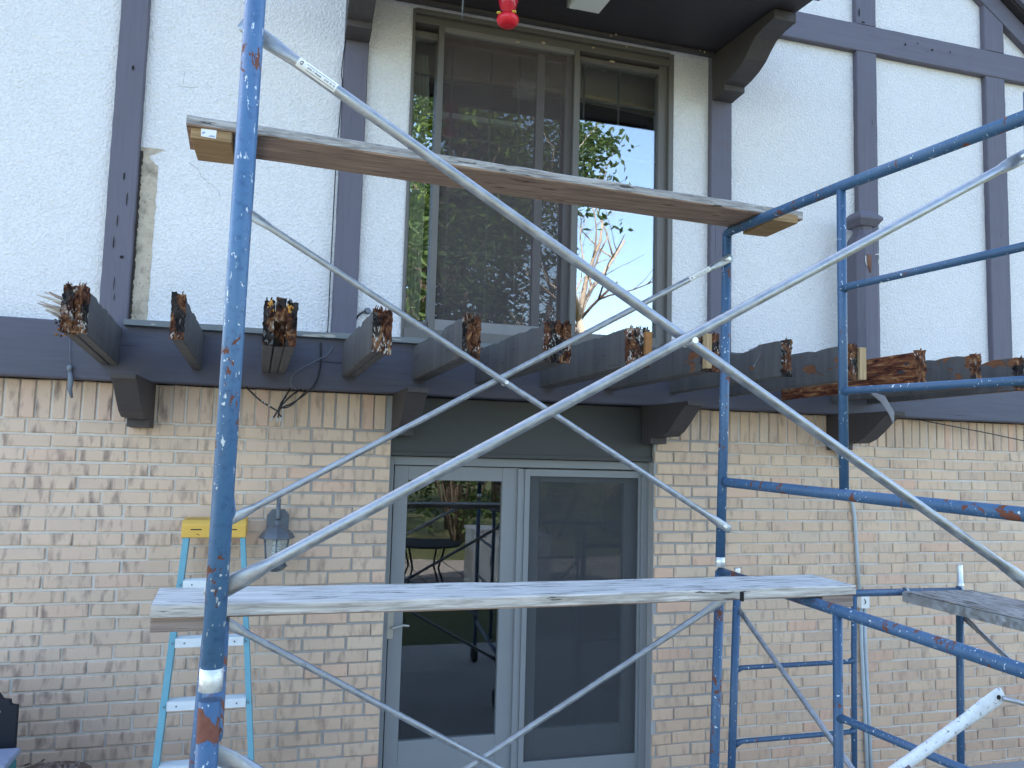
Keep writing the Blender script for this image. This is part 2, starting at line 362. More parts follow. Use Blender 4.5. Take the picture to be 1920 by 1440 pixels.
def world_inv(p):      # parts keep world coordinates: only an Empty at the root carries an offset
    return Matrix.Translation(-root_loc(p)) if p.parent is None else Matrix.Identity(4)
def thing(name, label, cat, loc=(0, 0, 0), group=None):
    o = bpy.data.objects.new(name, None); C.objects.link(o); o.location = loc; o.empty_display_size = .2
    o['label'] = label; o['category'] = cat
    if group: o['group'] = group
    return o
def tag(o, label, cat, group=None, kind=None):
    if label: o['label'] = label
    if cat: o['category'] = cat
    if group: o['group'] = group
    if kind: o['kind'] = kind
    return o
def lab(o, t): o['label'] = t; return o
def rnd(a, b): return random.uniform(a, b)

G = -2.20                      # ground level; the lens is the origin
S = 1.155                      # the facade was laid out in units of 1.155 m
YB, YS, YT, YL, YD = 4.85, 4.83, 4.785, 4.735, 4.967   # brick, stucco, timber, ledger and door planes

# ------------------------------------------------------------------ ground
tag(MB().box(-60, 60, -60, 60, G-.3, G-.06).build('lawn', M['lawn']), None, None, kind='structure')
tag(MB().box(-5, 8, .9, YB+.4, G-.2, G).build('patio', M['concrete']), None, None, kind='structure')
pv = MB()
for i in range(16):
    for j in range(8):
        pv.box(-4+i*.8+rnd(0, .02), -4+i*.8+.77, -6.4+j*.62+(i % 2)*.1, -6.4+j*.62+.58+(i % 2)*.1, G-.1, G-.03+rnd(0, .015))
tag(pv.build('stone_path', M['pavers'], bevel=.01), None, None, kind='structure')

# ------------------------------------------------------------------ the house
house = thing('house', 'two storey house with tan brick below and white half timbered stucco above, behind the scaffold', 'house', (1.57, YB+4, G))
DX0, DX1, DZ = .53*S, 2.062*S, -.03*S           # door opening
# brick facing: every brick a little block of its own in one mesh, on a mortar bed
CO, BL, JT = .0766, .2512, .011
SB, ST = .106*S, .335                            # soldier course
br = MB()
def brick(x0, x1, z0, z1):
    if x1-x0 < .02: return
    j = lambda: rnd(-.0026, .0026)
    y = YB+rnd(-.0035, .003); c = .0045
    a0, a1, b0, b1 = x0+j(), x1+j(), z0+j(), z1+j()
    f = [(a0+c, y, b0+c), (a1-c, y, b0+c), (a1-c, y, b1-c), (a0+c, y, b1-c)]
    e = [(a0, y+c, b0+j()), (a1, y+c, b0+j()), (a1, y+c, b1+j()), (a0, y+c, b1+j())]
    k = [(a0, YB+.09, b0), (a1, YB+.09, b0), (a1, YB+.09, b1), (a0, YB+.09, b1)]
    fs = [(0, 1, 2, 3)]
    for q in range(4):
        p = (q+1) % 4; fs += [(4+q, 4+p, p, q), (8+q, 8+p, 4+p, 4+q)]
    br.add(f+e+k, fs)
XW0, XW1 = -3.4, 6.7
def run(x0, x1, z0, z1, ph):
    k = math.floor((x0-ph)/BL)
    while ph+k*BL < x1:
        a, b = ph+k*BL, ph+(k+1)*BL-JT
        brick(max(a, x0), min(b, x1), z0, z1); k += 1
PH = -1.103
nrow = int((SB-G)/CO)+1
for r_ in range(nrow):
    z1 = SB-JT-r_*CO; z0 = z1-CO+JT
    ph = PH+(r_ % 2)*BL/2+rnd(-.012, .012)
    if z1 > DZ-.01 and z0 > DZ-CO: run(XW0, DX0-.004, z0, z1, ph); run(DX1+.004, XW1, z0, z1, ph)
    else: run(XW0, DX0-.004, z0, z1, ph); run(DX1+.004, XW1, z0, z1, ph)
x = XW0
while x < XW1:
    if x+CO-JT < DX0 or x > DX1: brick(x, x+CO-JT, SB, ST)
    x += CO*1.0
br.build('brick_wall', M['brick'], house)
mo = MB(); ym = YB+.0095
mo.box(XW0, DX0, ym, YB+.1, G, ST); mo.box(DX1, XW1, ym, YB+.1, G, ST)
mo.build('mortar_bed', M['mortar'], house)
# stucco storey with the window opening and the gable
WX0, WX1, WZ0, WZ1 = .553*S, 2.15*S, .60*S, 2.45*S
AX, AZ, SL = 1.36, 5.436, .71
def rz(xu): return (AZ+.13-SL*abs(xu-AX))*S
XL, XR, ZB = -2.95, 5.8, .52*S
sw = MB()
sw.prism([(XL*S, ZB), (WX0, ZB), (WX0, rz(WX0/S)), (XL*S, rz(XL))], YS, YS+.2, 1)
sw.prism([(WX1, ZB), (XR*S, ZB), (XR*S, rz(XR)), (WX1, rz(WX1/S))], YS, YS+.2, 1)
sw.prism([(WX0, WZ1), (WX1, WZ1), (WX1, rz(WX1/S)), (AX*S, rz(AX)), (WX0, rz(WX0/S))], YS, YS+.2, 1)
sw.box(WX0, WX1, YS, YS+.2, ZB, WZ0)
def crack(pts, wd, mi=1):
    for (x0, z0), (x1, z1) in zip(pts, pts[1:]):
        d = Vector((x1-x0, 0, z1-z0)); q = Vector((-d.z, 0, d.x)).normalized()*wd*rnd(.6, 1.2)
        sw.add([(x0-q.x, YS-.0012, z0-q.z), (x1-q.x, YS-.0012, z1-q.z), (x1+q.x, YS-.0012, z1+q.z), (x0+q.x, YS-.0012, z0+q.z)], [(0, 1, 2, 3)], mi)
crack([(-.722, 2.10), (-.697, 2.095), (-.652, 2.098), (-.611, 2.108)], .0013); crack([(-.697, 2.11), (-.69, 2.19)], .0008)
crack([(-.634, 1.644), (-.60, 1.62), (-.582, 1.609), (-.565, 1.57), (-.52, 1.535), (-.495, 1.523), (-.461, 1.488), (-.453, 1.45)], .0013)
sw.build('stucco_wall', [M['stucco'], plain('crack_shadow', (.3, .3, .3), .9)], house)
# bare strip of unpainted stucco beside the rotten timber
bs = MB(); n_ = 90
le = []; ri = []
for i in range(n_+1):
    z = .575*S+(1.475-.575)*S*i/n_; t = i/n_
    le.append((-.79*S, YS-.0025, z))
    wdt = (-.695+.004*t)*S+.006*mnoise.noise(Vector((i*.21, 2, 0)))+.004*mnoise.noise(Vector((i*.7, 5, 0)))
    if t > .9: wdt = (-.695-.045*min(1, (t-.9)/.05)+(.075*(t-.95)/.05 if t > .95 else 0))*S+.006*mnoise.noise(Vector((i*.9, 5, 0)))
    ri.append((wdt, YS-.0025, z))
bs.add(le+ri, [(i, n_+1+i, n_+2+i, i+1) for i in range(n_)])
lab(bs.build('bare_strip', M['bare'], house), 'bare beige strip of stucco where paint has gone')
gp_ = MB(); gl = []; gr = []
for i in range(n_+1):
    z = .575*S+(1.455-.575)*S*i/n_; gl.append((-.79*S, YS-.004, z)); gr.append((-.766*S+rnd(-.004, .005), YS-.004, z))
gp_.add(gl+gr, [(i, n_+1+i, n_+2+i, i+1) for i in range(n_)]); gp_.build('dark_gap', plain('dark_gap_brown', (.05, .04, .033), .95, 0, .7, 40), house)  # dark line along the timber edge, drawn as a flat brown strip
# half timbering
def timber(poly_or_box, mat='timber', rough=.0014, label=None):
    x0, x1, z0, z1, y0 = poly_or_box
    b = MB(); n = max(2, int(max(x1-x0, z1-z0)/.07)); vert = (z1-z0) > (x1-x0); rings = []
    for i in range(n+1):
        t = i/n; e0, e1 = rnd(-rough, rough), rnd(-rough, rough); yj = rnd(-.0015, .0015)
        if vert:
            z = z0+(z1-z0)*t; rings.append([(x0+e0, y0+.006, z), (x0+e0+.006, y0+yj, z), (x1+e1-.006, y0+yj, z), (x1+e1, y0+.006, z), (x1+e1, YS+.01, z), (x0+e0, YS+.01, z)])
        else:
            x = x0+(x1-x0)*t; rings.append([(x, y0+.006, z1+e1), (x, y0+yj, z1+e1-.006), (x, y0+yj, z0+e0+.006), (x, y0+.006, z0+e0), (x, YS+.01, z0+e0), (x, YS+.01, z1+e1)])
    vs_ = [p for r_ in rings for p in r_]; m = 6
    fs = [(i*m+j, i*m+(j+1) % m, (i+1)*m+(j+1) % m, (i+1)*m+j) for i in range(n) for j in range(m)]
    fs += [tuple(range(m)), tuple(n*m+j for j in range(m))]
    b.add(vs_, fs)
    o = b.build('timber', M[mat], house)
    if label: o['label'] = label
    return o
T1 = timber((-.906*S, -.777*S, .57*S, 2.685*S, YT), label='timber with splits and small holes beside the bare strip')
timber((.188*S, .316*S, .57*S, 2.685*S, YT)); timber((2.388*S, 2.532*S, .57*S, 2.685*S, YT))
timber((3.45*S, 3.606*S, .57*S, 2.685*S, YT)); timber((4.507*S, 4.675*S, .57*S, 2.685*S, YT))
timber((-1.95*S, -1.8*S, .57*S, 2.685*S, YT))
timber((2.55*S, XR*S, 2.687*S, 2.873*S, YT-.004), 'timber_x'); timber((XL*S, .17*S, 2.687*S, 2.873*S, YT-.004), 'timber_x')
timber((3.45*S, 3.606*S, 2.875*S, 3.80*S, YT)); timber((4.507*S, 4.675*S, 2.875*S, 3.215*S, YT))
# chips, nail holes and splits in the timbers
ho = MB()
for (cx, cz, wx, wz) in [(-.83, 1.855, .012, .022), (-.835, 1.30, .010, .028), (-.815, 1.19, .006, .05), (-.85, 1.08, .006, .055), (-.86, .97, .006, .05), (-.82, .90, .02, .012), (-.845, .77, .004, .05), (-.84, .70, .004, .03),
        (3.83, 2.79, .014, .016), (3.93, 2.815, .012, .008), (4.05, 2.79, .015, .013), (4.2, 2.80, .014, .012), (4.0, 2.765, .006, .008), (3.47, 2.95, .010, .05), (3.5, 2.885, .03, .008), (3.56, 2.21, .004, .03)]:
    k = 7; yy = YT-.0058 if cz < 2.6 or cz > 2.88 else YT-.0098
    ho.add([(cx*S+wx*S*.5*math.cos(2*math.pi*j/k)*rnd(.6, 1.2), yy, cz*S+wz*S*.7*math.sin(2*math.pi*j/k)*rnd(.7, 1.2)) for j in range(k)], [tuple(range(k))])
build_each(ho, 'wood_damage', M['hole'], house)
# rake boards of the gable and roof
def slope_band(xa, xb, zo, th, y0, y1, name, mat):
    b = MB(); 
    for sx in (1, -1):
        if sx == 1: p = [(xa, AZ-SL*abs(xa-AX)+zo), (xb, AZ-SL*abs(xb-AX)+zo)]
        else: p = [(2*AX-xb, AZ-SL*abs(xb-AX)+zo), (2*AX-xa, AZ-SL*abs(xa-AX)+zo)]
        (x0, za), (x1, zb) = p
        b.prism([(x0*S, za*S), (x1*S, zb*S), (x1*S, (zb+th)*S), (x0*S, (za+th)*S)], y0, y1, 1)
    return b.build(name, mat, house, bevel=.004)
slope_band(AX, 6.0, 0, .155, YT-.007, YS+.01, 'rake_timber', M['timber_x'])
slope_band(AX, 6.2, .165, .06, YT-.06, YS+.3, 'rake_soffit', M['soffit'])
slope_band(AX, 6.2, .185, .10, YT-.10, YT-.062, 'rake_fascia', M['timber_x'])
slope_band(AX, 6.3, .30, .05, YT-.14, YB+9.2, 'roof', M['roof'])
hb = MB()      # the rest of the house body
hb.box(XL*S, XL*S+.2, YB+.11, YB+9, G, rz(XL)-.05); hb.box(XR*S-.2, XR*S, YB+.21, YB+9, G, rz(XR)-.05); hb.box(XL*S+.2, XR*S-.2, YB+8.8, YB+9, G, 2.3*S)
hb.box(XL*S+.2, XR*S-.2, YB+.42, YB+8.8, .33, .50)
hb.prism([(XL*S+.2, 2.3*S), (XR*S-.2, 2.3*S), (XR*S-.2, rz(XR)-.05), (AX*S, rz(AX)-.05), (XL*S+.2, rz(XL)-.05)], YB+8.8, YB+9, 1)
hb.build('side_walls', M['stucco'], house)

# ------------------------------------------------------------------ upper window
win = MB(); yf = YS-.012
def fr(b, x0, x1, z0, z1, y0, y1): b.box(x0*S, x1*S, y0, y1, z0*S, z1*S)
fr(win, .553, .567, .60, 2.45, yf, YS+.12); fr(win, 2.118, 2.15, .60, 2.45, yf, YS+.12)
fr(win, .567, 2.118, 2.375, 2.41, yf+.004, YS+.12); fr(win, .567, 2.118, 2.425, 2.45, yf-.01, YS+.12); fr(win, .567, 2.118, .60, .655, yf-.012, YS+.12)
fr(win, .567, 2.118, 2.41, 2.425, yf+.02, YS+.12)
window = win.build('window', M['frame'], house, bevel=.003); lab(window, 'tall sliding window with brown screen panel in the middle')
b = MB(); fr(b, .70, .734, .655, 2.375, yf+.003, YS+.10); fr(b, 1.508, 1.542, .655, 2.375, yf+.003, YS+.10); b.build('stile', M['frame'], window, bevel=.003)
b = MB(); fr(b, 2.062, 2.118, .655, 2.375, yf+.03, YS+.10); fr(b, 1.542, 2.062, 2.325, 2.352, yf+.03, YS+.09); fr(b, 1.542, 2.062, .655, .70, yf+.03, YS+.09); fr(b, 1.542, 1.556, .70, 2.325, yf+.032, YS+.09); lab(b.build('sash', M['frame'], window, bevel=.002), 'right sash'); b = MB()
fr(b, .567, .70, 2.30, 2.34, yf+.035, YS+.09); fr(b, .567, .70, .655, .70, yf+.035, YS+.09); fr(b, .567, .577, .70, 2.30, yf+.037, YS+.09)
lab(b.build('sash', M['frame'], window, bevel=.002), 'narrow left sash')
b = MB(); fr(b, .734, 1.508, .655, .715, yf+.008, YS+.06); fr(b, .734, 1.508, 2.345, 2.375, yf+.008, YS+.06); fr(b, 1.30, 1.345, .715, 2.345, YS+.055, YS+.075); fr(b, 1.47, 1.508, .715, 2.345, YS+.03, YS+.05)
b.build('screen_frame', plain('screen_frame_paint', (.20, .19, .185), .5), window, bevel=.002)  # screen rails in an even grey, paler than the taupe window frame
b = MB(); b.add([(.734*S, YS+.022, .715*S), (1.508*S, YS+.022, .715*S), (1.508*S, YS+.022, 2.345*S), (.734*S, YS+.022, 2.345*S)], [(0, 1, 2, 3)]); b.build('insect_screen', M['wscreen'], window)
b = MB()
for (x0, x1) in ((.577, .70), (1.556, 2.062), (.734, 1.508)):
    yy = YS+.05 if x0 != .734 else YS+.085
    b.box(x0*S, x1*S, yy, yy+.006, .70*S, 2.325*S)
b.build('glass_pane', M['wglass'], window)
b = MB()
for x_ in (1.592, 1.815): fr(b, x_-.006, x_+.006, .70, 2.325, YS+.060, YS+.066)
for z_ in (2.105, 1.78, 1.45, 1.12): fr(b, 1.556, 2.062, z_-.006, z_+.006, YS+.0605, YS+.0655); fr(b, .577, .70, z_-.006, z_+.006, YS+.0605, YS+.0655); fr(b, .76, 1.47, z_-.006, z_+.006, YS+.0965, YS+.1015)
for x_ in (.80, 1.03, 1.20): fr(b, x_-.006, x_+.006, .70, 2.325, YS+.096, YS+.102)
b.build('muntin', plain('dark_muntin', (.10, .092, .085), .5), window)
# wood chips and cocoons stuck under the window head
b = MB()
for (xu, zu, wx, wz) in [(1.155, 2.352, .03, .006), (1.31, 2.375, .028, .012), (1.62, 2.40, .02, .008), (1.83, 2.44, .02, .012), (1.95, 2.45, .018, .012), (1.74, 2.335, .04, .008)]:
    b.ball((xu*S, yf-.006, zu*S), (wx*S*.5, .006, wz*S*.6), 0, 7)
build_each(b, 'stuck_chip', M['tan'], window)
# room behind the window
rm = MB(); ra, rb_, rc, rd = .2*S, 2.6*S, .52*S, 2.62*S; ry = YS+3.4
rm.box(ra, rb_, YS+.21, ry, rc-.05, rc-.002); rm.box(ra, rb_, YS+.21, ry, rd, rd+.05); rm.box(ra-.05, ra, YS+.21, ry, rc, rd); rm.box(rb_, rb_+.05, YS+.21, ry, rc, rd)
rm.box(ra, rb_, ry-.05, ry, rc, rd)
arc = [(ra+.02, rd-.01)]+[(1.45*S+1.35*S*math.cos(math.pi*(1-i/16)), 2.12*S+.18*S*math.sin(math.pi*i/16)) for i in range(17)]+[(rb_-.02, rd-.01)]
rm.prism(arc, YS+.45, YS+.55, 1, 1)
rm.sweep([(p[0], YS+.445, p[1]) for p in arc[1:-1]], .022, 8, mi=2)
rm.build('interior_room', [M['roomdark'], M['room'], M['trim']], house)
cu = MB(); k = 30
for zi, (z0, z1, wtop, wbot) in enumerate([(.72, 2.28, .10, .135)]):
    top = [( (.575+wtop*i/k)*S, YS+.20+.018*math.sin(i*1.3), z1*S) for i in range(k+1)]
    mid = [( (.575+wtop*1.15*i/k)*S, YS+.20+.018*math.sin(i*1.3), 2.05*S) for i in range(k+1)]
    bot = [( (.575+wbot*.8*i/k)*S, YS+.20+.02*math.sin(i*1.3), z0*S) for i in range(k+1)]
    cu.add(top+mid+bot, [(r_*(k+1)+i, r_*(k+1)+i+1, (r_+1)*(k+1)+i+1, (r_+1)*(k+1)+i) for r_ in range(2) for i in range(k)], 0, True)
cu.build('curtain', M['curtain'], house)
lab(MB().box(.58*S, 1.30*S, YS+.26, YS+.30, 1.955*S, 1.985*S).build('blind_rail', M['whiteplastic'], house), 'white blind rail inside the upper window')

# ------------------------------------------------------------------ double door below
dz0, dzt = G+.08, -.08*S
tr = MB()
tr.box(DX0, DX0+.034, YD-.03, YD+.14, G, DZ); tr.box(DX1-.05, DX1, YD-.03, YD+.14, G, DZ); tr.box(DX0+.034, DX1-.05, YD-.028, YD+.14, dzt+.004, DZ); tr.box(DX0, DX1, YD-.06, YD+.14, G, dz0-.004)
trim = tr.build('door_frame', M['door'], house, bevel=.003)
def leaf(x0, x1, gx0, gx1, gz0, gz1, y, name, label=None):
    b = MB(); x0, x1, gx0, gx1, gz0, gz1 = (v*S for v in (x0, x1, gx0, gx1, gz0, gz1))
    b.box(x0, gx0, y, y+.045, dz0, dzt); b.box(gx1, x1, y, y+.045, dz0, dzt); b.box(gx0, gx1, y+.0005, y+.0445, gz1, dzt-.0005); b.box(gx0, gx1, y+.0005, y+.0445, dz0+.0005, gz0)
    o = b.build(name, M['door'], house, bevel=.003)
    MB().box(gx0-.004, gx1+.004, y+.02, y+.026, gz0-.004, gz1+.004).build('glass_pane', M['dglass'], o)
    if label: o['label'] = label
    return o
dl = leaf(.567, 1.272, .642, 1.174, -1.535, -.158, YD, 'door', 'clear glass door leaf with lever handle')
dr = leaf(1.33, 2.018, 1.405, 1.935, -1.535, -.158, YD+.045, 'door', 'right door leaf behind a dark insect screen')
b = MB(); b.box(1.262*S, 1.29*S, YD-.018, YD-.002, dz0, dzt-.004); b.box(1.290*S, 1.303*S, YD-.008, YD+.03, dz0, dzt-.004); b.build('astragal', M['door'], dl, bevel=.003)
b = MB(); b.box(1.304*S, 1.335*S, YD-.012, YD+.012, dz0, dzt-.006); b.box(2.005*S, 2.022*S, YD-.012, YD+.012, dz0, dzt-.006); b.box(1.335*S, 2.005*S, YD-.0115, YD+.0115, -.125*S, dzt-.0065); b.box(1.335*S, 2.005*S, YD-.0115, YD+.0115, dz0+.0005, -1.69*S)
sf = b.build('screen_frame', M['door'], dr, bevel=.002)
MB().add([(1.335*S, YD, -1.69*S), (2.005*S, YD, -1.69*S), (2.005*S, YD, -.125*S), (1.335*S, YD, -.125*S)], [(0, 1, 2, 3)]).build('insect_screen', M['dscreen'], dr)
b = MB(); b.box(.645, .684, YD-.012, YD-.001, -1.155, -.994)
b.sweep([(.672, YD-.012, -1.085), (.672, YD-.05, -1.085), (.70, YD-.055, -1.075), (.74, YD-.055, -1.066), (.775, YD-.05, -1.072)], .007, 10, (0, 0, 1)); b.build('handle', plain('brushed_nickel', (.42, .40, .36), .35, .7), dl, bevel=.002)
MB().box(DX0, DX1, YB+.035, YB+.14, DZ+.003, ST).build('lintel_panel', M['lintel'], house, bevel=.003)
MB().box(DX0+.002, DX1-.002, YB+.028, YB+.0345, DZ+.004, DZ+.03).build('lintel_strip', M['lintel'], house, bevel=.002)
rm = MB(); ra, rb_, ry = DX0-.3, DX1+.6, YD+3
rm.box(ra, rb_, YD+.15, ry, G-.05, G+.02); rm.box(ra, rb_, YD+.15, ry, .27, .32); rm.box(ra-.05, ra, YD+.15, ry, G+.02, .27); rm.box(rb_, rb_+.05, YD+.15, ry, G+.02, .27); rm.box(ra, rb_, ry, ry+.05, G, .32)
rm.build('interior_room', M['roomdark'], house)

# ------------------------------------------------------------------ ledger, brackets, canopy
timber_l = MB(); n_ = 60; x0, x1 = -2.9*S, 5.75*S; rings = []
for i in range(n_+1):
    xx = x0+(x1-x0)*i/n_; e = rnd(-.002, .002)
    rings.append([(xx, YL+.005, .567*S+e), (xx, YL, .560*S+e), (xx, YL, .302*S+e), (xx, YL+.005, .295*S+e), (xx, YS+.15, .295*S), (xx, YS+.15, .567*S)])
timber_l.add([p for r_ in rings for p in r_], [(i*6+j, i*6+(j+1) % 6, (i+1)*6+(j+1) % 6, (i+1)*6+j) for i in range(n_) for j in range(6)]+[tuple(range(6)), tuple(n_*6+j for j in range(6))])
ledger = timber_l.build('ledger_beam', M['ledger'], house)
cp = MB(); xs = [(-.775+i*.09)*S for i in range(27)]; rings = []
for xx in xs:
    e, f = rnd(-.006, .005), rnd(-.004, .003)
    rings.append([(xx, YL-.045+e, .588*S+f), (xx, YL-.047+e, .560*S), (xx, YL+.02, .556*S), (xx, YS-.001, .592*S)])
cp.add([p for r_ in rings for p in r_], [(i*4+j, i*4+(j+1) % 4, (i+1)*4+(j+1) % 4, (i+1)*4+j) for i in range(len(xs)-1) for j in range(4)]+[(0, 1, 2, 3)])
cp.build('ledger_cap', M['cap'], house)
# carved brackets: profile in y, z (facade units), extruded in x
LOWP = [(4.195, .36), (3.645, .36), (3.645, .272), (3.68, .27), (3.735, .235), (3.80, .185), (3.865, .142), (3.93, .118), (4.05, .116), (4.075, .113), (4.075, .078), (4.195, .075)]
for (xa, xb) in ((-.735, -.635), (.526, .626), (1.975, 2.075), (3.232, 3.332)):
    b = MB(); b.prism([(y*S-(.002 if y > 4.1 else 0), (z-.065)*S if z > .35 else z*S) for y, z in LOWP], xa*S, xb*S, 0)
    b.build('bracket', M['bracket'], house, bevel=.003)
UPP = [(4.143, 2.47), (3.50, 2.415), (3.50, 2.36), (3.60, 2.36), (3.68, 2.345), (3.735, 2.31), (3.78, 2.275), (3.85, 2.245), (3.93, 2.228), (4.0, 2.222), (4.0, 2.19), (4.143, 2.185)]
for (xa, xb) in ((.185, .318), (2.39, 2.53)):
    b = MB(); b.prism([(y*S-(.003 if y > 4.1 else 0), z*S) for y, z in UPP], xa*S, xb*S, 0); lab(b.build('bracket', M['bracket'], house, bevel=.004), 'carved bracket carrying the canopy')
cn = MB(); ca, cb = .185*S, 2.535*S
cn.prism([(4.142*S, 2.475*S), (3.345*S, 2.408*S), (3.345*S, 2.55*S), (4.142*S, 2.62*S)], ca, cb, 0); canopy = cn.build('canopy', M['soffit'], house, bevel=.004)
b = MB(); b.box(ca-.02, cb+.02, 3.325*S, 3.345*S-.001, 2.395*S, 2.60*S); b.build('fascia', M['bracket'], canopy, bevel=.003)
b = MB(); b.box(.33*S, 2.385*S, 4.10*S, 4.142*S-.001, 2.452*S, 2.472*S-.004); b.build('canopy_trim', M['bracket'], canopy, bevel=.003)
b = MB()
b.prism([(YT-.12, 2.62*S+.01), (3.30*S, 2.60*S), (3.30*S, 2.63*S), (YT-.12, 2.75*S)], ca-.05, cb+.05, 0); b.build('canopy_roof', M['roof'], canopy)
b = MB()
for (xu, yu, r_) in ((2.40, 4.07, .006), (2.43, 4.08, .005), (2.31, 4.12, .007), (2.28, 4.12, .005), (1.70, 4.125, .006), (1.73, 4.125, .006)): b.ball((xu*S, 4.09*S, 2.452*S+rnd(-.01, .01)), r_, 0, 6)
build_each(b, 'insect_cocoon', M['tan'], canopy)

# ------------------------------------------------------------------ sawn off balcony joists
K = .9176
JO = [  # root left x, root width, end xL, end xR (at 3.4, to be carried to 3.12), plies, kind
    (-.872, .082, -.868, -.782, 2), (-.467, .046, -.475, -.427, 1), (-.142, .115, -.120, .013, 3), (.250, .076, .331, .411, 2), (.613, .075, .728, .803, 2), (.952, .105, 1.112, 1.234, 3),
    (1.318, .095, 1.516, 1.628, 3), (1.69, .075, 1.917, 2.0, 2), (2.10, .04, 2.37, 2.41, 1), (2.45, .05, 2.752, 2.806, 1), (2.845, .05, 3.184, 3.235, 1), (3.19, .045, 3.555, 3.598, 1), (3.46, .045, 3.855, 3.902, 1)]
JL = {0: 'splintered joist at the left end with crumbling wood', 2: 'triple joist with a hollow rotten core', 6: 'joist split along its length', 8: 'joist with peeling flap of paint', 10: 'joist rotted to bare reddish brown wood', 12: 'last joist at the right'}
YE = 3.12
for ji, (ra_, rw, ea, eb, ply) in enumerate(JO):
    ea *= K; eb *= K; b = MB(); zt0, zt1, zb0, zb1 = .547*S, .557*S, .368*S, .389*S
    n = 22; w0, w1 = rw/ply, (eb-ea)/ply
    for p in range(ply):
        gap = .004 if ply > 1 else 0; rings = []
        short = .07 if ji == 2 and p == 1 else rnd(0, .012) if ply > 1 else 0
        for i in range(n+1):
            t = i/n; y = (YL-.0005)+(YE*S+short-YL)*t
            xa = (ra_+w0*p)+((ea+w1*p)-(ra_+w0*p))*t; xb = (ra_+w0*(p+1))+((ea+w1*(p+1))-(ra_+w0*(p+1)))*t
            xa = xa*S+gap*.5*(p > 0); xb = xb*S-gap*.5*(p < ply-1)
            zt = zt0+(zt1-zt0)*t; zb = zb0+(zb1-zb0)*t
            wear = max(0, mnoise.noise(Vector((ji*7.1+p*3, i*.55, 0))))*(.035 if t > .35 else .012)
            if ji in (0, 1) and t > .6: wear += .012*abs(math.sin(i*2.1))
            if ji == 2 and p != 1 and t > .9: wear += .004
            if ji == 4 and p == 0 and .45 < t < .62: wear += .05*math.sin((t-.45)/.17*math.pi)
            if ji == 8 and .55 < t < .8: wear += .03*math.sin((t-.55)/.25*math.pi)
            if ji == 10 and t > .05: wear += .012
            if ji in (2, 3) and p == ply-1: zb -= 0
            c = .004
            rings.append([(xa, y, zt-wear-c), (xa+c, y, zt-wear), (xb-c, y, zt-wear*rnd(.6, 1.1)), (xb, y, zt-wear-c), (xb, y, zb+c), (xb-c, y, zb), (xa+c, y, zb), (xa, y, zb+c)])
        m = 8; o = len(b.v)
        b.add([q for r_ in rings for q in r_], [(i*m+j, i*m+(j+1) % m, (i+1)*m+(j+1) % m, (i+1)*m+j) for i in range(n) for j in range(m)]+[tuple(range(m)), tuple(n*m+j for j in range(m))])
    jo = b.build('joist', M['rotface' if ji in (10,) else 'joist'], house)
    if ji in JL: jo['label'] = JL[ji]
    # the torn end: fibres of uneven length across the section
    rb = MB(); yy = YE*S
    for p in range(ply):
        pa, pb_ = (ea+(eb-ea)*p/ply)*S+(.003 if p else 0), (ea+(eb-ea)*(p+1)/ply)*S-(.003 if p < ply-1 else 0)
        hollow = ji == 2 and p == 1; za, zc = zb1, zt1-.003
        if ply == 2 and p == 1 and ji in (3, 4): za -= .012; zc -= .01
        if ji == 2 and p == 1: zc += .018
        nx, nz = max(5, int((pb_-pa)/.006)), 32; gv = []
        off = Vector((ji*5.3, p*2.7, 1.7)); base_l = rnd(.004, .016)
        for c_ in range(nz+1):
            for a in range(nx+1):
                u, v = a/nx, c_/nz; x = pa+(pb_-pa)*u; z = za+(zc-za)*v
                n1 = mnoise.noise(Vector((x*38, z*26, 0))+off); n2 = mnoise.noise(Vector((x*120, z*75, 3))+off); n3 = mnoise.noise(Vector((x*16, z*11, 7))+off)
                L = base_l+.030*max(0, n3+.1)+.020*max(-.3, round(n1*2.5)/2.5)+.006*n2
                if ji in (3, 7, 9): L = base_l+.008*n1+.004*n2
                if ji >= 8: L *= .55
                if hollow: L = -.045 if v < .5 else .018+.01*n1
                ex = ez = 0.
                if a == 0: ex = -.0015-.005*max(0, n2)+.004*max(0, n1)
                if a == nx: ex = .0015+.005*max(0, n2)-.004*max(0, n1)
                if c_ == 0: ez = -.0015-.009*max(0, mnoise.noise(Vector((x*90, 1, 5))+off))
                if c_ == nz: ez = .0015+.022*max(0, mnoise.noise(Vector((x*75, 4, 5))+off))-.006*max(0, n2)
                gv.append((x+ex, yy-L, z+ez))
        w_ = nx+1; rb.add(gv, [(c_*w_+a, c_*w_+a+1, (c_+1)*w_+a+1, (c_+1)*w_+a) for c_ in range(nz) for a in range(nx)])
        ring = [a for a in range(nx+1)]+[c_*w_+nx for c_ in range(1, nz+1)]+[nz*w_+a for a in range(nx-1, -1, -1)]+[c_*w_ for c_ in range(nz-1, 0, -1)]
        o = len(rb.v)-len(gv); bk = []
        for q in ring:
            x, y, z = rb.v[o+q]; bk.append((x, yy+.012+.035*max(0, mnoise.noise(Vector((x*60, z*45, 9))+off)), min(max(z, za-.0018), zt1+.001)))
        k0 = len(rb.v); rb.v += bk; nr = len(ring)
        for q in range(nr): rb.f.append((o+ring[q], k0+q, k0+(q+1) % nr, o+ring[(q+1) % nr])); rb.m.append(0); rb.sm.append(False)
        for q in range(4 if ji < 8 else 1):      # a few standing splinters
            x = rnd(pa+.004, pb_-.004); z = zt1-.012; t = rnd(.003, .006); rb.sweep([(x, yy-.004, z), (x+rnd(-.004, .004), yy-.014, z+rnd(.010, .022)), (x+rnd(-.006, .006), yy-.016, z+rnd(.016, .03))], [t, t*.8, t*.25], 5, smooth=False)
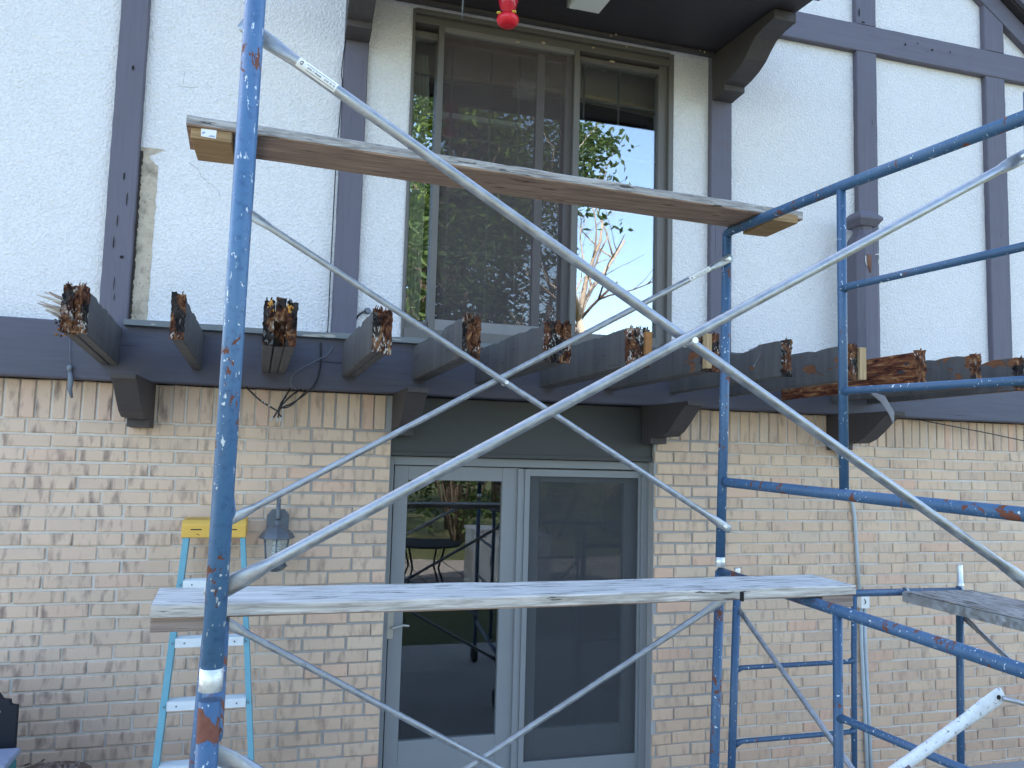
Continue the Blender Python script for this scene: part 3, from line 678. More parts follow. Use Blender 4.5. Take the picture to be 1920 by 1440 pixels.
    if ji == 0:      # splinters flying off to the left, crumbs below
        for k in range(11):
            sp = MB(); z = (.435+.0075*k+rnd(-.004, .004))*S; L = rnd(.05, .115); d = Vector((-1, rnd(-.35, .1), rnd(.25, .5))).normalized()*L; t = rnd(.004, .008)
            p = Vector((ea*S+rnd(.0, .012), yy-rnd(-.03, .03), z)); sp.sweep([p, p+d*.55+Vector((0, 0, rnd(-.005, .005))), p+d], [(t, .003), (t*.9, .003), (t*.35, .0015)], 6, smooth=False)
            lab(sp.build('splinter', M['cleat2'] if k % 3 == 0 else M['plankedge'], jo), 'pale splinter sticking out of the torn end')
        for k in range(60):
            rb.ball((rnd(ea-.015, eb-.01)*S, yy-rnd(-.02, .045), rnd(.375, .44)*S), (rnd(.004, .010), rnd(.004, .01), rnd(.002, .006)), 0, 5)
    for k in range(8):
        rb.ball((rnd(ea, eb)*S, yy-rnd(.0, .02), rnd(.395, .55)*S), (rnd(.003, .009), rnd(.004, .012), rnd(.003, .009)), 0, 5)
    re_ = rb.build('rotten_end', M['rot'], jo)
    if ji == 2:
        pb = MB()
        for k in range(16): sx = random.choice((-1, 1)); pb.ball(((ea+eb)/2*S+sx*rnd(.028, .055), yy-.018-rnd(0, .01), rnd(.50, .55)*S), (rnd(.003, .008), .008, rnd(.006, .014)), 0, 5)
        [lab(q, 'orange splinters of fresh wood') for q in build_each(pb, 'wood_chip', plain('orange_wood', (.55, .26, .05), .9), jo)]
    if ji == 8:
        pl = MB(); pl.add([(ea*S-.004, 3.92, .545*S), (ea*S-.004, 3.76, .555*S), (ea*S-.03, 3.82, .47*S), (ea*S-.022, 3.84, .445*S), (ea*S-.012, 3.90, .49*S)], [(0, 1, 2, 3, 4)]); pl.build('paint_flap', M['peel'], jo)
    if ji == 9:
        pl = MB(); pl.box(eb*S+.008, eb*S+.05, YE*S-.02, YE*S+.4, zb1+.004, zt1-.012); lab(pl.build('sister_board', M['pale'], jo, bevel=.003), 'pale split board beside the joist')
    if ji == 7:
        pl = MB(); pl.box(ea*S-.002, ea*S+.028, YE*S-.05, YE*S-.004, zb1+.01, zt1-.005); lab(pl.build('split_face', M['pale'], jo, bevel=.003), 'pale freshly split face')
    if ji == 6:
        pl = MB(); pl.box(eb*S-.036, eb*S-.002, YE*S-.055, YE*S-.004, zb1+.06, zt1-.02); pl.build('split_face', plain('orange_split_wood', (.30, .14, .05), .9, 0, .4, 30), jo, bevel=.003)
    if ji == 10:
        pl = MB(); P_ = [(3.591, 4.0, .445), (3.664, 4.0, .414), (3.733, 4.0, .324), (3.744, 4.0, .263)]
        P_ = [(a*4.0/4.2, 4.0, c*4.0/4.2) for a, _, c in P_]; rr = [.012, .026, .022, .006]
        pl.sweep([(P_[0][0]-.03, 4.0, P_[0][2]+.03)]+P_, [(.008, .004)]+[(r_, .003) for r_ in rr], 8); lab(pl.build('paint_flap', M['peel'], jo), 'long grey strip of paint peeling off under the joists')

# ------------------------------------------------------------------ small things on the wall
np_ = thing('newel_post', 'dark balcony newel post with carved cap left standing against the fourth timber', 'post', (3.92, 4.70, .65))
b = MB(); cx, cy = 3.912, 4.665
def oct_(h, z): c = h*.55; return [(cx-h, cy-c, z), (cx-c, cy-h, z), (cx+c, cy-h, z), (cx+h, cy-c, z), (cx+h, cy+c, z), (cx+c, cy+h, z), (cx-c, cy+h, z), (cx-h, cy+c, z)]
prof = [(.092, .60), (.092, 1.575), (.086, 1.60), (.06, 1.64), (.055, 1.665), (.062, 1.69)]
b.add([p for h, z in prof for p in oct_(h, z)], [(i*8+j, i*8+(j+1) % 8, (i+1)*8+(j+1) % 8, (i+1)*8+j) for i in range(len(prof)-1) for j in range(8)]+[tuple(range(7, -1, -1)), tuple(40+j for j in range(8))])
b.build('shaft', M['timber'], np_, bevel=.003)
b = MB(); sq = lambda h, z: [(cx-h, cy-h, z), (cx+h, cy-h, z), (cx+h, cy+h, z), (cx-h, cy+h, z)]
pr = [(.07, 1.689), (.10, 1.735), (.10, 1.752), (.055, 1.80), (.03, 1.812)]
b.add([p for h, z in pr for p in sq(h, z)], [(i*4+j, i*4+(j+1) % 4, (i+1)*4+(j+1) % 4, (i+1)*4+j) for i in range(4) for j in range(4)]+[(3, 2, 1, 0), (16, 17, 18, 19)]); b.build('cap', M['timber'], np_, bevel=.002)
b = MB(); b.sweep([(cx-.02, cy-.094, 1.47), (cx-.025, cy-.096, 1.42), (cx-.012, cy-.094, 1.34)], [(.02, .002), (.024, .002), (.004, .002)], 8); lab(b.build('rust_stain', plain('rust_stain', (.16, .075, .05), .9), np_), 'rust brown scar below the cap')
b = MB(); b.sweep([(cx+.03, cy-.096, 1.475), (cx+.055, cy-.102, 1.48), (cx+.062, cy-.1, 1.455), (cx+.055, cy-.096, 1.415)], .004, 8); b.sweep([(cx-.05, cy-.094, 1.46), (cx-.052, cy-.096, 1.42), (cx-.04, cy-.094, 1.39)], .003, 6); build_each(b, 'bent_wire', M['chalk'], np_)

cd = thing('conduit', 'pale grey electrical conduit running down the brick on the right', 'pipe', (4.0, 4.83, G))
b = MB(); yc = YB-.014
b.sweep([(3.80, yc, .12), (3.845, yc, .03), (3.872, yc, -.048), (3.911, yc, -.2), (3.945, yc, -.30), (3.962, yc, -.40), (3.975, yc, -.62), (3.995, yc, -.95)], .0125, 12); b.build('upper_pipe', M['conduit'], cd)
b = MB(); b.box(3.985, 4.055, YB-.045, YB-.001, -1.03, -.945); b.sweep([(4.01, YB-.0465, -.965), (4.022, YB-.048, -.985), (4.012, YB-.0465, -1.0)], .003, 6, mi=1); b.build('strap_box', [M['whiteplastic'], M['black']], cd, bevel=.003)
b = MB(); b.sweep([(4.005, yc, -1.03), (4.008, yc, -1.3), (4.03, yc, -1.75), (4.045, yc, G)], .0125, 12); b.sweep([(4.035, yc, -1.03), (4.04, yc, -1.3), (4.058, yc, -1.7), (4.078, yc, G)], .0125, 12); b.build('lower_pipe', M['conduit'], cd)

ln_ = thing('wall_lantern', 'dark grey coach lantern with spiral bulb fixed to the brick behind the ladder', 'lantern', (-.03, 4.62, -.68))
cx, cy = -.03, 4.62
b = MB(); hx = lambda w, z, y: [(cx-w, y, z-.055), (cx-w, y, z+.02), (cx-w*.55, y, z+.055), (cx+w*.55, y, z+.055), (cx+w, y, z+.02), (cx+w, y, z-.055)]
b.prism([(p[0], p[2]) for p in hx(.062, -.415, 0)], YB-.03, YB-.001, 1); b.sweep([(cx, YB-.03, -.42), (cx, YB-.08, -.36), (cx, 4.73, -.31), (cx, 4.67, -.295), (cx, 4.63, -.33), (cx, cy, -.40)], .012, 10, (1, 0, 0)); b.sweep([(cx, 4.65, -.36), (cx+.003, 4.645, -.30), (cx+.004, 4.64, -.283)], [.014, .009, .006], 8); b.build('wall_arm', M['lantern'], ln_, bevel=.003)
b = MB(); b.lathe([(.01, -.405), (.02, -.42), (.018, -.43), (.055, -.447), (.083, -.475), (.097, -.497), (.095, -.505), (.07, -.505)], (cx, cy, 0), 8, 0, False); b.build('roof_cap', M['lantern'], ln_, bevel=.002)
b = MB(); n8 = 6
for j in range(n8):
    a0 = 2*math.pi*(j+.5)/n8; b.sweep([(cx+.074*math.cos(a0), cy+.074*math.sin(a0), -.505), (cx+.056*math.cos(a0), cy+.056*math.sin(a0), -.655)], .0045, 6)
b.lathe([(.06, -.662), (.064, -.655), (.06, -.648)], (cx, cy, 0), 6, 0, False); b.lathe([(.03, -.685), (.05, -.672), (.06, -.662)], (cx, cy, 0), 6, 0, False); b.build('cage', M['lantern'], ln_)
b = MB(); pts = [2*math.pi*(j+.5)/n8 for j in range(n8)]
b.add([(cx+.072*math.cos(a), cy+.072*math.sin(a), -.507) for a in pts]+[(cx+.055*math.cos(a), cy+.055*math.sin(a), -.65) for a in pts], [(j, (j+1) % 6, 6+(j+1) % 6, 6+j) for j in range(6)]); b.build('glass', M['lglass'], ln_)
b = MB(); b.lathe([(.018, -.51), (.02, -.54)], (cx, cy, 0), 12); b.sweep([(cx+.017*math.cos(t*.55), cy+.017*math.sin(t*.55), -.545-.0013*t) for t in range(60)], .0065, 8, (0, 0, 1)); b.build('bulb', M['bulb'], ln_)

fe = thing('hummingbird_feeder', 'red hummingbird feeder hanging under the dark canopy', 'bird feeder', (1.075, 4.1, 2.4))
cx, cy = 1.075, 4.1
b = MB(); b.lathe([(.02, 2.398), (.045, 2.402), (.060, 2.418), (.064, 2.434), (.060, 2.448), (.035, 2.460), (.028, 2.466)], (cx, cy, 0), 28); b.build('base_dish', M['red'], fe)
b = MB(); b.lathe([(.026, 2.463), (.03, 2.478), (.045, 2.50), (.056, 2.54), (.056, 2.61), (.05, 2.64), (.03, 2.665), (.02, 2.67)], (cx, cy, 0), 24); b.build('bottle', M['redglass'], fe)
b = MB(); b.sweep([(cx, cy, 2.67), (cx, cy, 2.40*S+.03)], .003, 6, (1, 0, 0)); b.build('hanger', M['cable'], fe)
for j in range(4):
    b = MB(); a = 2*math.pi*j/4+.35; q = (cx+.062*math.cos(a), cy+.062*math.sin(a), 2.452)
    for t in range(5): b.ball((q[0]+.008*math.cos(t*1.257), q[1]+.008*math.sin(t*1.257), q[2]+.003), (.006, .006, .004), 0, 6)
    b.build('flower', M['yflower'], fe)

cl = thing('ceiling_light', 'white box light fixture fixed under the dark canopy', 'light', (1.64, 4.38, 2.78))
b = MB(); sz = lambda y: (2.408+(y/S-3.345)*.0841)*S
b.hexa([(1.55, 4.15, sz(4.15)-.055), (1.75, 4.15, sz(4.15)-.055), (1.75, 4.42, sz(4.42)-.055), (1.55, 4.42, sz(4.42)-.055), (1.54, 4.14, sz(4.14)-.001), (1.76, 4.14, sz(4.14)-.001), (1.76, 4.43, sz(4.43)-.001), (1.54, 4.43, sz(4.43)-.001)])
b.build('housing', M['whiteplastic'], cl, bevel=.004); b = MB(); b.box(1.535, 1.548, 4.36, 4.425, sz(4.4)-.05, sz(4.4)-.005); b.box(1.56, 1.60, 4.425, 4.437, sz(4.4)-.045, sz(4.4)-.02); b.build('end_bracket', M['alu'], cl, bevel=.002)
b = MB(); b.sweep([(.86, 4.3, 2.42*S-.02), (.854, 4.3, 2.60), (.853, 4.3, 2.51)], [.004, .006, .002], 6, (1, 0, 0)); tag(b.build('dangling_string', M['greycable']), 'thin grey cord hanging from the canopy left of the red feeder', 'cord')

def cable(name, label, pts, r, mat='cable', cat='cable'):
    b = MB(); P_ = [Vector(p) for p in pts]; q = []
    for i in range(len(P_)-1):       # smooth through the points
        p0, p1, p2, p3 = P_[max(i-1, 0)], P_[i], P_[i+1], P_[min(i+2, len(P_)-1)]
        for k in range(6):
            t = k/6; q.append(.5*((2*p1)+(p2-p0)*t+(2*p0-5*p1+4*p2-p3)*t*t+(3*p1-p0-3*p2+p3)*t**3))
    q.append(P_[-1]); b.sweep(q, r, 7); return tag(b.build(name, M[mat]), label, cat)
cable('wire', 'thin black wire running down the left edge of the second timber', [(.235, 4.775, 2.82), (.226, 4.78, 2.60), (.207, 4.785, 2.33), (.214, 4.785, 2.192), (.20, 4.785, 1.75), (.198, 4.79, 1.09), (.198, 4.78, .72), (.19, 4.77, .69)], .0035, cat='wire')
cable('wire', 'thin black wire sagging below the ledger at the right edge', [(4.50, 4.80, .335), (4.61, 4.79, .318), (5.053, 4.78, .263), (5.409, 4.78, .215), (5.9, 4.79, .15)], .004, cat='wire')
cb = thing('cable_bundle', 'tangle of black cables with metal plugs hanging below the ledger beside the blue post', 'cable', (-.05, 4.72, .16))
b = MB()
def cab(pts, r): 
    P_ = [Vector(p) for p in pts]; q = []
    for i in range(len(P_)-1):
        p0, p1, p2, p3 = P_[max(i-1, 0)], P_[i], P_[i+1], P_[min(i+2, len(P_)-1)]
        for k in range(6):
            t = k/6; q.append(.5*((2*p1)+(p2-p0)*t+(2*p0-5*p1+4*p2-p3)*t*t+(3*p1-p0-3*p2+p3)*t**3))
    q.append(P_[-1]); b.sweep(q, r, 7)
yw = YL-.012
cab([(-.25, yw+.06, .345), (-.17, yw, .27), (-.095, yw, .224), (-.06, yw-.01, .205)], .005); cab([(.158, yw, .62), (.162, yw-.005, .47), (.13, yw-.02, .36), (.03, yw-.02, .265), (-.05, yw-.01, .22), (-.085, yw-.02, .165)], .005)
cab([(.06, yw+.04, .34), (.01, yw-.01, .30), (-.045, yw-.02, .235), (-.06, yw-.02, .165)], .005); cab([(.0, yw+.05, .34), (-.03, yw-.02, .28), (-.06, yw-.02, .21), (-.04, yw-.02, .17)], .005); cab([(.09, yw+.04, .335), (.02, yw-.02, .25), (-.03, yw-.02, .225), (-.05, yw-.03, .245), (-.02, yw-.02, .29)], .004)
b.build('cables', M['cable'], cb)
b = MB(); b.sweep([(-.085, yw-.02, .168), (-.10, yw-.022, .148)], .007, 8); b.sweep([(-.06, yw-.02, .168), (-.062, yw-.02, .143)], .007, 8); b.sweep([(-.04, yw-.02, .172), (-.045, yw-.02, .148)], .007, 8)
for q in ((-.135, yw-.004, .252), (-.15, yw-.004, .262), (-.11, yw-.006, .236)): b.ball(q, .007, 0, 6)
build_each(b, 'plug', M['wirecopper'], cb)
cable('cable', 'thin grey cable hanging loose across the ledger by the black cable tangle', [(.23, yw+.0, .60), (.20, yw-.005, .55), (.12, yw-.01, .50), (.02, yw-.01, .43), (.0, yw-.01, .37), (.03, yw-.01, .34)], .0035, 'greycable')
cable('cable', 'short black cable stub with round wall plug right of the second timber', [(.432, YS-.02, .846), (.40, YS-.03, .83), (.37, YS-.02, .80), (.35, YS-.02, .735), (.352, YS-.05, .66), (.32, YL-.05, .64)], .006)
b = MB(); b.sweep([(.432, YS-.001, .846), (.432, YS-.03, .846)], [.022, .016], 12, (1, 0, 0)); tag(b.build('wall_plug', M['greycable']), 'round grey cable bushing in the stucco right of the second timber', 'bushing')
b = MB(); b.sweep([(-1.17, YL-.006, .655), (-1.155, YL-.008, .46), (-1.148, YL-.012, .40)], .002, 6); b.ball((-1.15, YL-.016, .395), (.016, .012, .02), 0, 7); b.sweep([(-1.15, YL-.014, .385), (-1.14, YL-.02, .33), (-1.142, YL-.02, .28), (-1.13, YL-.01, .235)], [(.008, .004), (.015, .005), (.013, .005), (.006, .004)], 8); tag(b.build('hanging_rag', M['greycable']), 'grey strip dangling over the ledger at the left edge', 'strip')

# ------------------------------------------------------------------ scaffold
R1, R2 = .0214, .0135
SKEW = .055
def frame_xy(xf, y): return xf+SKEW*(3.2-y)
def brace(parent, a, b_, flat0=True, flat1=True, mat='galv', r=.0128, over=.035, label=None):
    A, B_ = Vector(a), Vector(b_); d = (B_-A).normalized(); L = (B_-A).length; A2 = A-d*over; B2 = B_+d*over
    pts = []; rr = []
    def end(P, sgn):
        for s_, q in ((0, (r*1.15, .004)), (.012, (r*1.5, .0045)), (.075, (r*1.5, .0045)), (.10, (r*1.35, r*.6)), (.135, (r*1.02, r))): yield P+d*sgn*s_, q
    e0 = list(end(A2, 1)) if flat0 else [(A2, (r, r))]; e1 = list(end(B2, -1)) if flat1 else [(B2, (r, r))]
    seq = e0+[(A+(B_-A)*t, (r, r)) for t in (.25, .5, .75)]+e1[::-1]
    m = MB(); m.sweep([p for p, q in seq], [q for p, q in seq], 16, (0, 1, 0) if abs(d.y) < .5 else (1, 0, 0))
    o = m.build('cross_brace', M[mat], parent)
    if label: o['label'] = label
    return o
def stud(parent, pts):
    m = MB()
    for (p, d) in pts: 
        p = Vector(p); d = Vector(d); m.sweep([p-d*.5, p+d*.5], .008, 10, (0, 0, 1)); m.sweep([p+d*.38, p+d*.5], .012, 10, (0, 0, 1))
    return build_each(m, 'lock_stud', M['pin'], parent)

tower = thing('scaffold_tower', 'tall blue tube scaffold with crossing galvanised braces in front of the house', 'scaffold', (.95, 2.45, G))
def end_frame(xf, top, label, lower, xn=None, matp='blue', matr='blue2'):
    ix = -.024 if xf < 0 else 0.
    # posts and header in one mesh; rungs and pins hang below it
    m = MB(); fx = lambda y: frame_xy(xf, y)
    if not lower:
        zt, zb = 1.062, -.478
        fa = [(fx(3.2)-.03, 3.2, zb), (fx(3.2)-.012, 3.2, .2), (fx(3.2), 3.2, zt-.012)]; na = [(fx(1.7)-.007, 1.7, zb), (fx(1.7)-.003, 1.7, .3), (fx(1.7)+.002, 1.7, zt+.02)]
        m.sweep(fa, R1, 20); m.sweep(na, R1, 20)
        m.sweep([(fx(3.2), 3.205, zt-.012), (fx(3.17), 3.17, zt-.004), (fx(2.46), 2.46, 1.043), (fx(1.7), 1.7, 1.012)], R1, 20, (1, 0, 0))
        m.sweep([(fx(3.18)-.02, 3.18, -.103), (fx(3.15)-.02, 3.15, -.103), (fx(1.7), 1.7, -.133)], R1*1.0, 20, (1, 0, 0))
        o = m.build('end_frame', M[matp], tower)
        m = MB(); m.sweep([(fx(2.46)+ix*.5, 2.46, 1.03), (fx(2.46)+ix, 2.46, -.10)], R2*1.25, 16); m.build('inner_post', M[matr], o)
        for z in (.651, .264):
            m = MB(); m.sweep([(fx(2.455)+ix, 2.455, z-.004), (fx(2.425)+ix, 2.425, z), (fx(1.7), 1.7, z-.018)], [(R2*1.3, R2*1.3), R2, R2], 14, (1, 0, 0)); m.build('rung', M[matr], o)
    else:
        lx = -.028 if xf < 0 else 0.
        m.sweep([(fx(3.2)-.03+lx*.5, 3.2, -.50), (fx(3.2)-.075+lx, 3.2, G+.18)], R1, 20); m.sweep([(fx(1.7)-.007, 1.7, -.50), (fx(1.7)-.006, 1.7, G+.18)], R1, 20)
        m.sweep([(fx(3.2)-.03, 3.2, -.505), (fx(2.64), 2.64, -.535), (fx(1.7), 1.7, -.568)], R1, 20, (1, 0, 0))
        m.sweep([(fx(3.2)-.06, 3.2, G+.42), (fx(1.7), 1.7, G+.42)], R1*.9, 16, (1, 0, 0))
        o = m.build('end_frame', M['blue3'], tower)
        m = MB(); m.sweep([(fx(2.5)+ix, 2.5, -.54), (fx(2.5)-.003+ix, 2.5, G+.42)], R2*1.3, 16); m.build('inner_post', M[matr], o)
        for z in (-.90, -1.29):
            m = MB(); m.sweep([(fx(2.495)+ix, 2.495, z-.02), (fx(2.46)+ix, 2.46, z-.016), (fx(1.7), 1.7, z)], [(R2*1.3, R2*1.3), R2, R2], 14, (1, 0, 0)); m.build('rung', M[matr], o)
        for (px, py) in ((fx(3.2)-.03, 3.2), (fx(1.7)-.007, 1.7)): m = MB(); m.sweep([(px, py, -.482), (px, py, -.438)], [R1*1.06, R1*1.06], 14); m.build('coupling_pin', M['pin'], o)
        for (px, py) in ((fx(3.2)-.075+lx, 3.2), (fx(1.7)-.006, 1.7)):
            m = MB(); m.sweep([(px, py, G+.20), (px, py, G+.13)], .018, 12); m.box(px-.03, px+.03, py-.035, py+.03, G+.118, G+.132); m.box(px-.032, px-.026, py-.04, py+.02, G+.05, G+.118); m.box(px+.026, px+.032, py-.04, py+.02, G+.05, G+.118)
            m.sweep([(px-.022, py-.015, G+.075), (px+.022, py-.015, G+.075)], .075, 20, (0, 0, 1), 1); m.build('caster', [M['navy'], M['rubber']], o)
    if label: o['label'] = label
    return o
end_frame(-.197, 0, 'left upper frame seen edge on as one thick blue post', False)
end_frame(1.93, 0, 'right upper frame with ladder rungs', False, matp='blue4')
end_frame(-.197, 0, None, True); end_frame(1.93, 0, None, True)
bA = brace(tower, (-.115, 1.765, .914), (2.01, 1.765, -.317), label='long brace falling from the top of the left post, with a worn white label')
bB = brace(tower, (-.112, 1.735, -.292), (2.01, 1.735, .897), label='long brace rising from the left post to the right')
bC = brace(tower, (-.19, 3.14, .897), (1.885, 3.14, -.296)); bD = brace(tower, (-.19, 3.165, -.277), (1.905, 3.165, .917))
brace(tower, (-.19, 3.14, -.647), (1.86, 3.14, -1.81)); brace(tower, (1.875, 3.165, -.633), (-.19, 3.165, -1.77))
brace(tower, (-.112, 1.755, -.622), (2.0, 1.755, -1.70))
bW = brace(tower, (-.112, 1.72, -1.58), (1.775, 1.66, -.597), mat='galvw', r=.0145, label='paint smeared near brace ending in a flat drilled tip')
m = MB(); m.sweep([(1.80, 1.655, -.592), (1.83, 1.64, -.598), (1.86, 1.64, -.607), (1.95, 1.67, -.60)], .006, 8); m.build('hook_rod', M['galv'], bW)
m = MB(); m.sweep([(1.788, 1.6535, -.589), (1.788, 1.667, -.589)], .006, 12, (1, 0, 0)); m.build('bolt_hole', M['hole'], bW)
m = MB(); m.sweep([(1.42, 1.665, -.79), (1.51, 1.665, -.743)], .0152, 14); lab(m.build('bare_patch', plain('purple_brown_patch', (.10, .08, .095), .6, .2, .3, 30), bW), 'dark patch without paint')
stud(bA, [((-.115, 1.745, .914), (0, .05, 0)), ((2.01, 1.745, -.317), (0, .05, 0)), ((.953, 1.75, .29), (0, .055, 0))]); stud(bB, [((-.112, 1.735, -.292), (0, .05, 0)), ((2.01, 1.735, .897), (0, .05, 0))])
stud(bC, [((1.885, 3.155, -.296), (0, .06, 0)), ((.86, 3.15, .293), (0, .05, 0))]); stud(bD, [((1.905, 3.165, .917), (0, .06, 0))])
# worn labels on two braces
def sticker(parent, a, d, L, r, y, n=8, mark=True):
    d = Vector(d).normalized(); A = Vector(a); nr = Vector((-d.z, 0, d.x)); m = MB(); k = 6
    def pt(t, ang, rr): return A+d*t+nr*rr*math.cos(ang)+Vector((0, -1, 0))*rr*math.sin(ang)
    for i in range(k):
        for j in range(8):
            a0, a1 = math.pi*(.18+.64*j/8), math.pi*(.18+.64*(j+1)/8)
            m.add([pt(L*i/k, a0, r), pt(L*(i+1)/k, a0, r), pt(L*(i+1)/k, a1, r), pt(L*i/k, a1, r)], [(0, 1, 2, 3)], 0, True)
    if mark:
        rr = r+.0006
        for i in range(26):
            t0 = L*(.26+.027*i)
            if i % 7 == 6 or rnd(0, 1) < .2: continue
            a0 = math.pi*(.50+rnd(-.01, .01)); a1 = a0+math.pi*rnd(.05, .1)
            m.add([pt(t0, a0, rr), pt(t0+L*.016, a0, rr), pt(t0+L*.016, a1, rr), pt(t0, a1, rr)], [(0, 1, 2, 3)], 1)
        for (t0, t1, a) in ((.2, .95, .38), (.24, .97, .68)): m.add([pt(L*t0, math.pi*a, rr), pt(L*t1, math.pi*a, rr), pt(L*t1, math.pi*(a+.025), rr), pt(L*t0, math.pi*(a+.025), rr)], [(0, 1, 2, 3)], 1)
        c = [pt(L*(.10+.035*math.cos(q)), math.pi*(.5+.13*math.sin(q)), rr) for q in [2*math.pi*j/10 for j in range(10)]]; m.add(c, [tuple(range(10))], 1)
    return m.build('worn_label', [M['paper'], M['ink']], parent)
dA = Vector((2.125, 0, -1.231)).normalized(); sticker(bA, Vector((-.115, 1.765, .914))+dA*.11, dA, .10, .0134, 0)
dD = Vector((2.095, 0, 1.194)).normalized(); sticker(bD, Vector((-.19, 3.165, -.277))+dD*2.19, dD, .12, .0134, 0)

# the lower scaffold on the right: two frames parallel to the wall, braces running out from it
unit = thing('scaffold_unit', 'low dark blue scaffold with ladder frame close to the brick wall on the right', 'scaffold', (3.15, 2.9, G))
def wall_frame(yf, first):
    m = MB(); xl, xr = 2.41, 3.92
    m.sweep([(xl, yf, -.70), (xl-.05, yf, G+.05)], R1, 18); m.sweep([(xr, yf, -.72), (xr-.03, yf, G+.05)], R1, 18); m.sweep([(xl, yf, -.742), (xr, yf, -.746)], R1*.95, 18, (0, 0, 1))
    m.box(xl-.12, xl+.02, yf-.07, yf+.07, G, G+.008); m.box(xr-.1, xr+.04, yf-.07, yf+.07, G, G+.008)
    o = m.build('end_frame', M['blue2'], unit)
    m = MB(); m.sweep([(3.168, yf, -.746), (3.155, yf, G+.25)], R2*1.2, 14); m.build('inner_post', M['blue2'], o)
    for z in (-1.126, -1.512, -1.89):
        m = MB(); m.sweep([(xl-.012, yf, z-.012), (xl+.03, yf, z-.001), (3.13, yf, z+.001), (3.162, yf, z+.01)], [R2*1.5, R2, R2, R2*1.35], 12, (0, 0, 1)); m.build('rung', M['blue2'], o)
    m = MB(); m.lathe([(.017, -.73), (.0175, -.60), (.016, -.59)], (xl, yf, 0), 14); m.build('coupling_pin', M['pin'], o); m = MB(); m.lathe([(.021, -.73), (.021, -.70), (.0175, -.699), (.0175, -.60), (.016, -.592)], (xr+.003, yf, 0), 14); m.build('coupling_pin', M['pin'], o)
    return o
wall_frame(3.88, True); wall_frame(1.75, False)
brace(unit, (2.41, 3.85, -.82), (2.39, 1.80, -1.95), mat='galv'); brace(unit, (3.935, 3.85, -.91), (3.90, 1.80, -2.05), mat='greyed') if False else brace(unit, (3.935, 3.85, -.91), (3.90, 1.80, -2.05))

# ------------------------------------------------------------------ planks and the deck
def plank(name, label, fl, fr_, bl, brr, zb, th, mats, bow=0., lip=.004):
    # corners in plan: front left, front right, back left, back right
    t = thing(name, label, 'plank', ((fl[0]+fr_[0])/2, (fl[1]+bl[1])/2, zb)); m = MB(); n = 48; rings = []
    for i in range(n+1):
        u = i/n; f = Vector((*fl, 0)).lerp(Vector((*fr_, 0)), u); bk = Vector((*bl, 0)).lerp(Vector((*brr, 0)), u)
        z = zb-bow*math.sin(math.pi*u); e = [mnoise.noise(Vector((i*.35, k*9.3, zb)))*.0035 for k in range(8)]; d = Vector((0, 1, 0)); c = .005
        rings.append([(f.x, f.y+e[0], z+c), (f.x, f.y+e[0]+e[2]*.5, z+th-c+e[1]), (f.x, f.y+c+abs(e[2]), z+th+e[1]), (f.x*.6+bk.x*.4, f.y*.6+bk.y*.4, z+th+e[3]*.6), (bk.x, bk.y-c, z+th+e[4]), (bk.x, bk.y+e[5], z+th-c), (bk.x, bk.y+e[5], z+c), (bk.x, bk.y-c, z+e[6]*.4), (f.x, f.y+c, z+e[7]*.4)])
    k = 9; m.add([p for r_ in rings for p in r_], [], 0); mi = [1, 1, 0, 0, 0, 1, 2, 2, 2]
    for i in range(n):
        for j in range(k): m.f.append((i*k+j, i*k+(j+1) % k, (i+1)*k+(j+1) % k, (i+1)*k+j)); m.m.append(mi[j]); m.sm.append(False)
    m.f += [tuple(range(k-1, -1, -1)), tuple(n*k+j for j in range(k))]; m.m += [1, 1]; m.sm += [False, False]
    m.build('board', mats, t); return t
up_ = plank('wooden_plank', 'upper grey plank lying high across the scaffold in front of the window', (-.382, 2.774), (2.165, 2.955), (-.395, 3.016), (2.16, 3.195), 1.075, .038, [M['greyplank'], M['greyplank'], M['under']])
b = MB(); b.box(-.368, -.236, 2.79, 3.012, 1.036, 1.0745); lab(b.build('cleat', M['cleat'], up_, bevel=.004), 'fresh brown block under the left end')
b = MB(); b.box(1.972, 2.10, 2.90, 3.135, 1.036, 1.0745); b.build('cleat', M['cleat2'] if False else M['cleat'], up_, bevel=.004)
b = MB(); b.hexa([(-.335, 2.7885, 1.046), (-.287, 2.7885, 1.044), (-.287, 2.7895, 1.044), (-.335, 2.7895, 1.046), (-.336, 2.7885, 1.0735), (-.286, 2.7885, 1.0735), (-.286, 2.7895, 1.0735), (-.336, 2.7895, 1.0735)]); b.add([(-.331, 2.788, 1.052), (-.320, 2.788, 1.060), (-.326, 2.788, 1.064), (-.332, 2.788, 1.06)], [(0, 1, 2, 3)], 1); b.add([(-.312, 2.788, 1.048), (-.291, 2.788, 1.048), (-.291, 2.788, 1.053), (-.306, 2.788, 1.053)], [(0, 1, 2, 3)], 1); b.build('price_sticker', [M['paper'], plain('pale_blue_ink', (.28, .36, .5), .7)], up_)
lo_ = plank('wooden_plank', 'lower pale weathered plank lying across the scaffold in front of the door', (-.358, 2.535), (2.142, 2.61), (-.378, 2.838), (2.135, 2.878), -.510, .040, [M['plank'], M['plankedge'], M['under']], .004)
b = MB(); b.box(-.362, -.208, 2.56, 2.82, -.553, -.5105); b.build('cleat', M['cleat2'], lo_, bevel=.004); b = MB(); b.box(1.99, 2.13, 2.612, 2.86, -.553, -.5105); b.build('cleat', M['cleat2'], lo_, bevel=.004)
b = MB(); b.box(1.612, 1.622, 2.5635, 2.58, -.512, -.478); lab(b.build('dark_knot', M['hole'], lo_, bevel=.003), 'dark gash in the front edge')
dk = thing('scaffold_deck', 'grey aluminium framed deck board with flaking plywood on the lower right scaffold', 'deck', (3.7, 2.8, -.79))
b = MB(); x0, x1, y0, y1 = 3.47, 3.965, 1.72, 3.845; z0, z1 = -.792, -.738
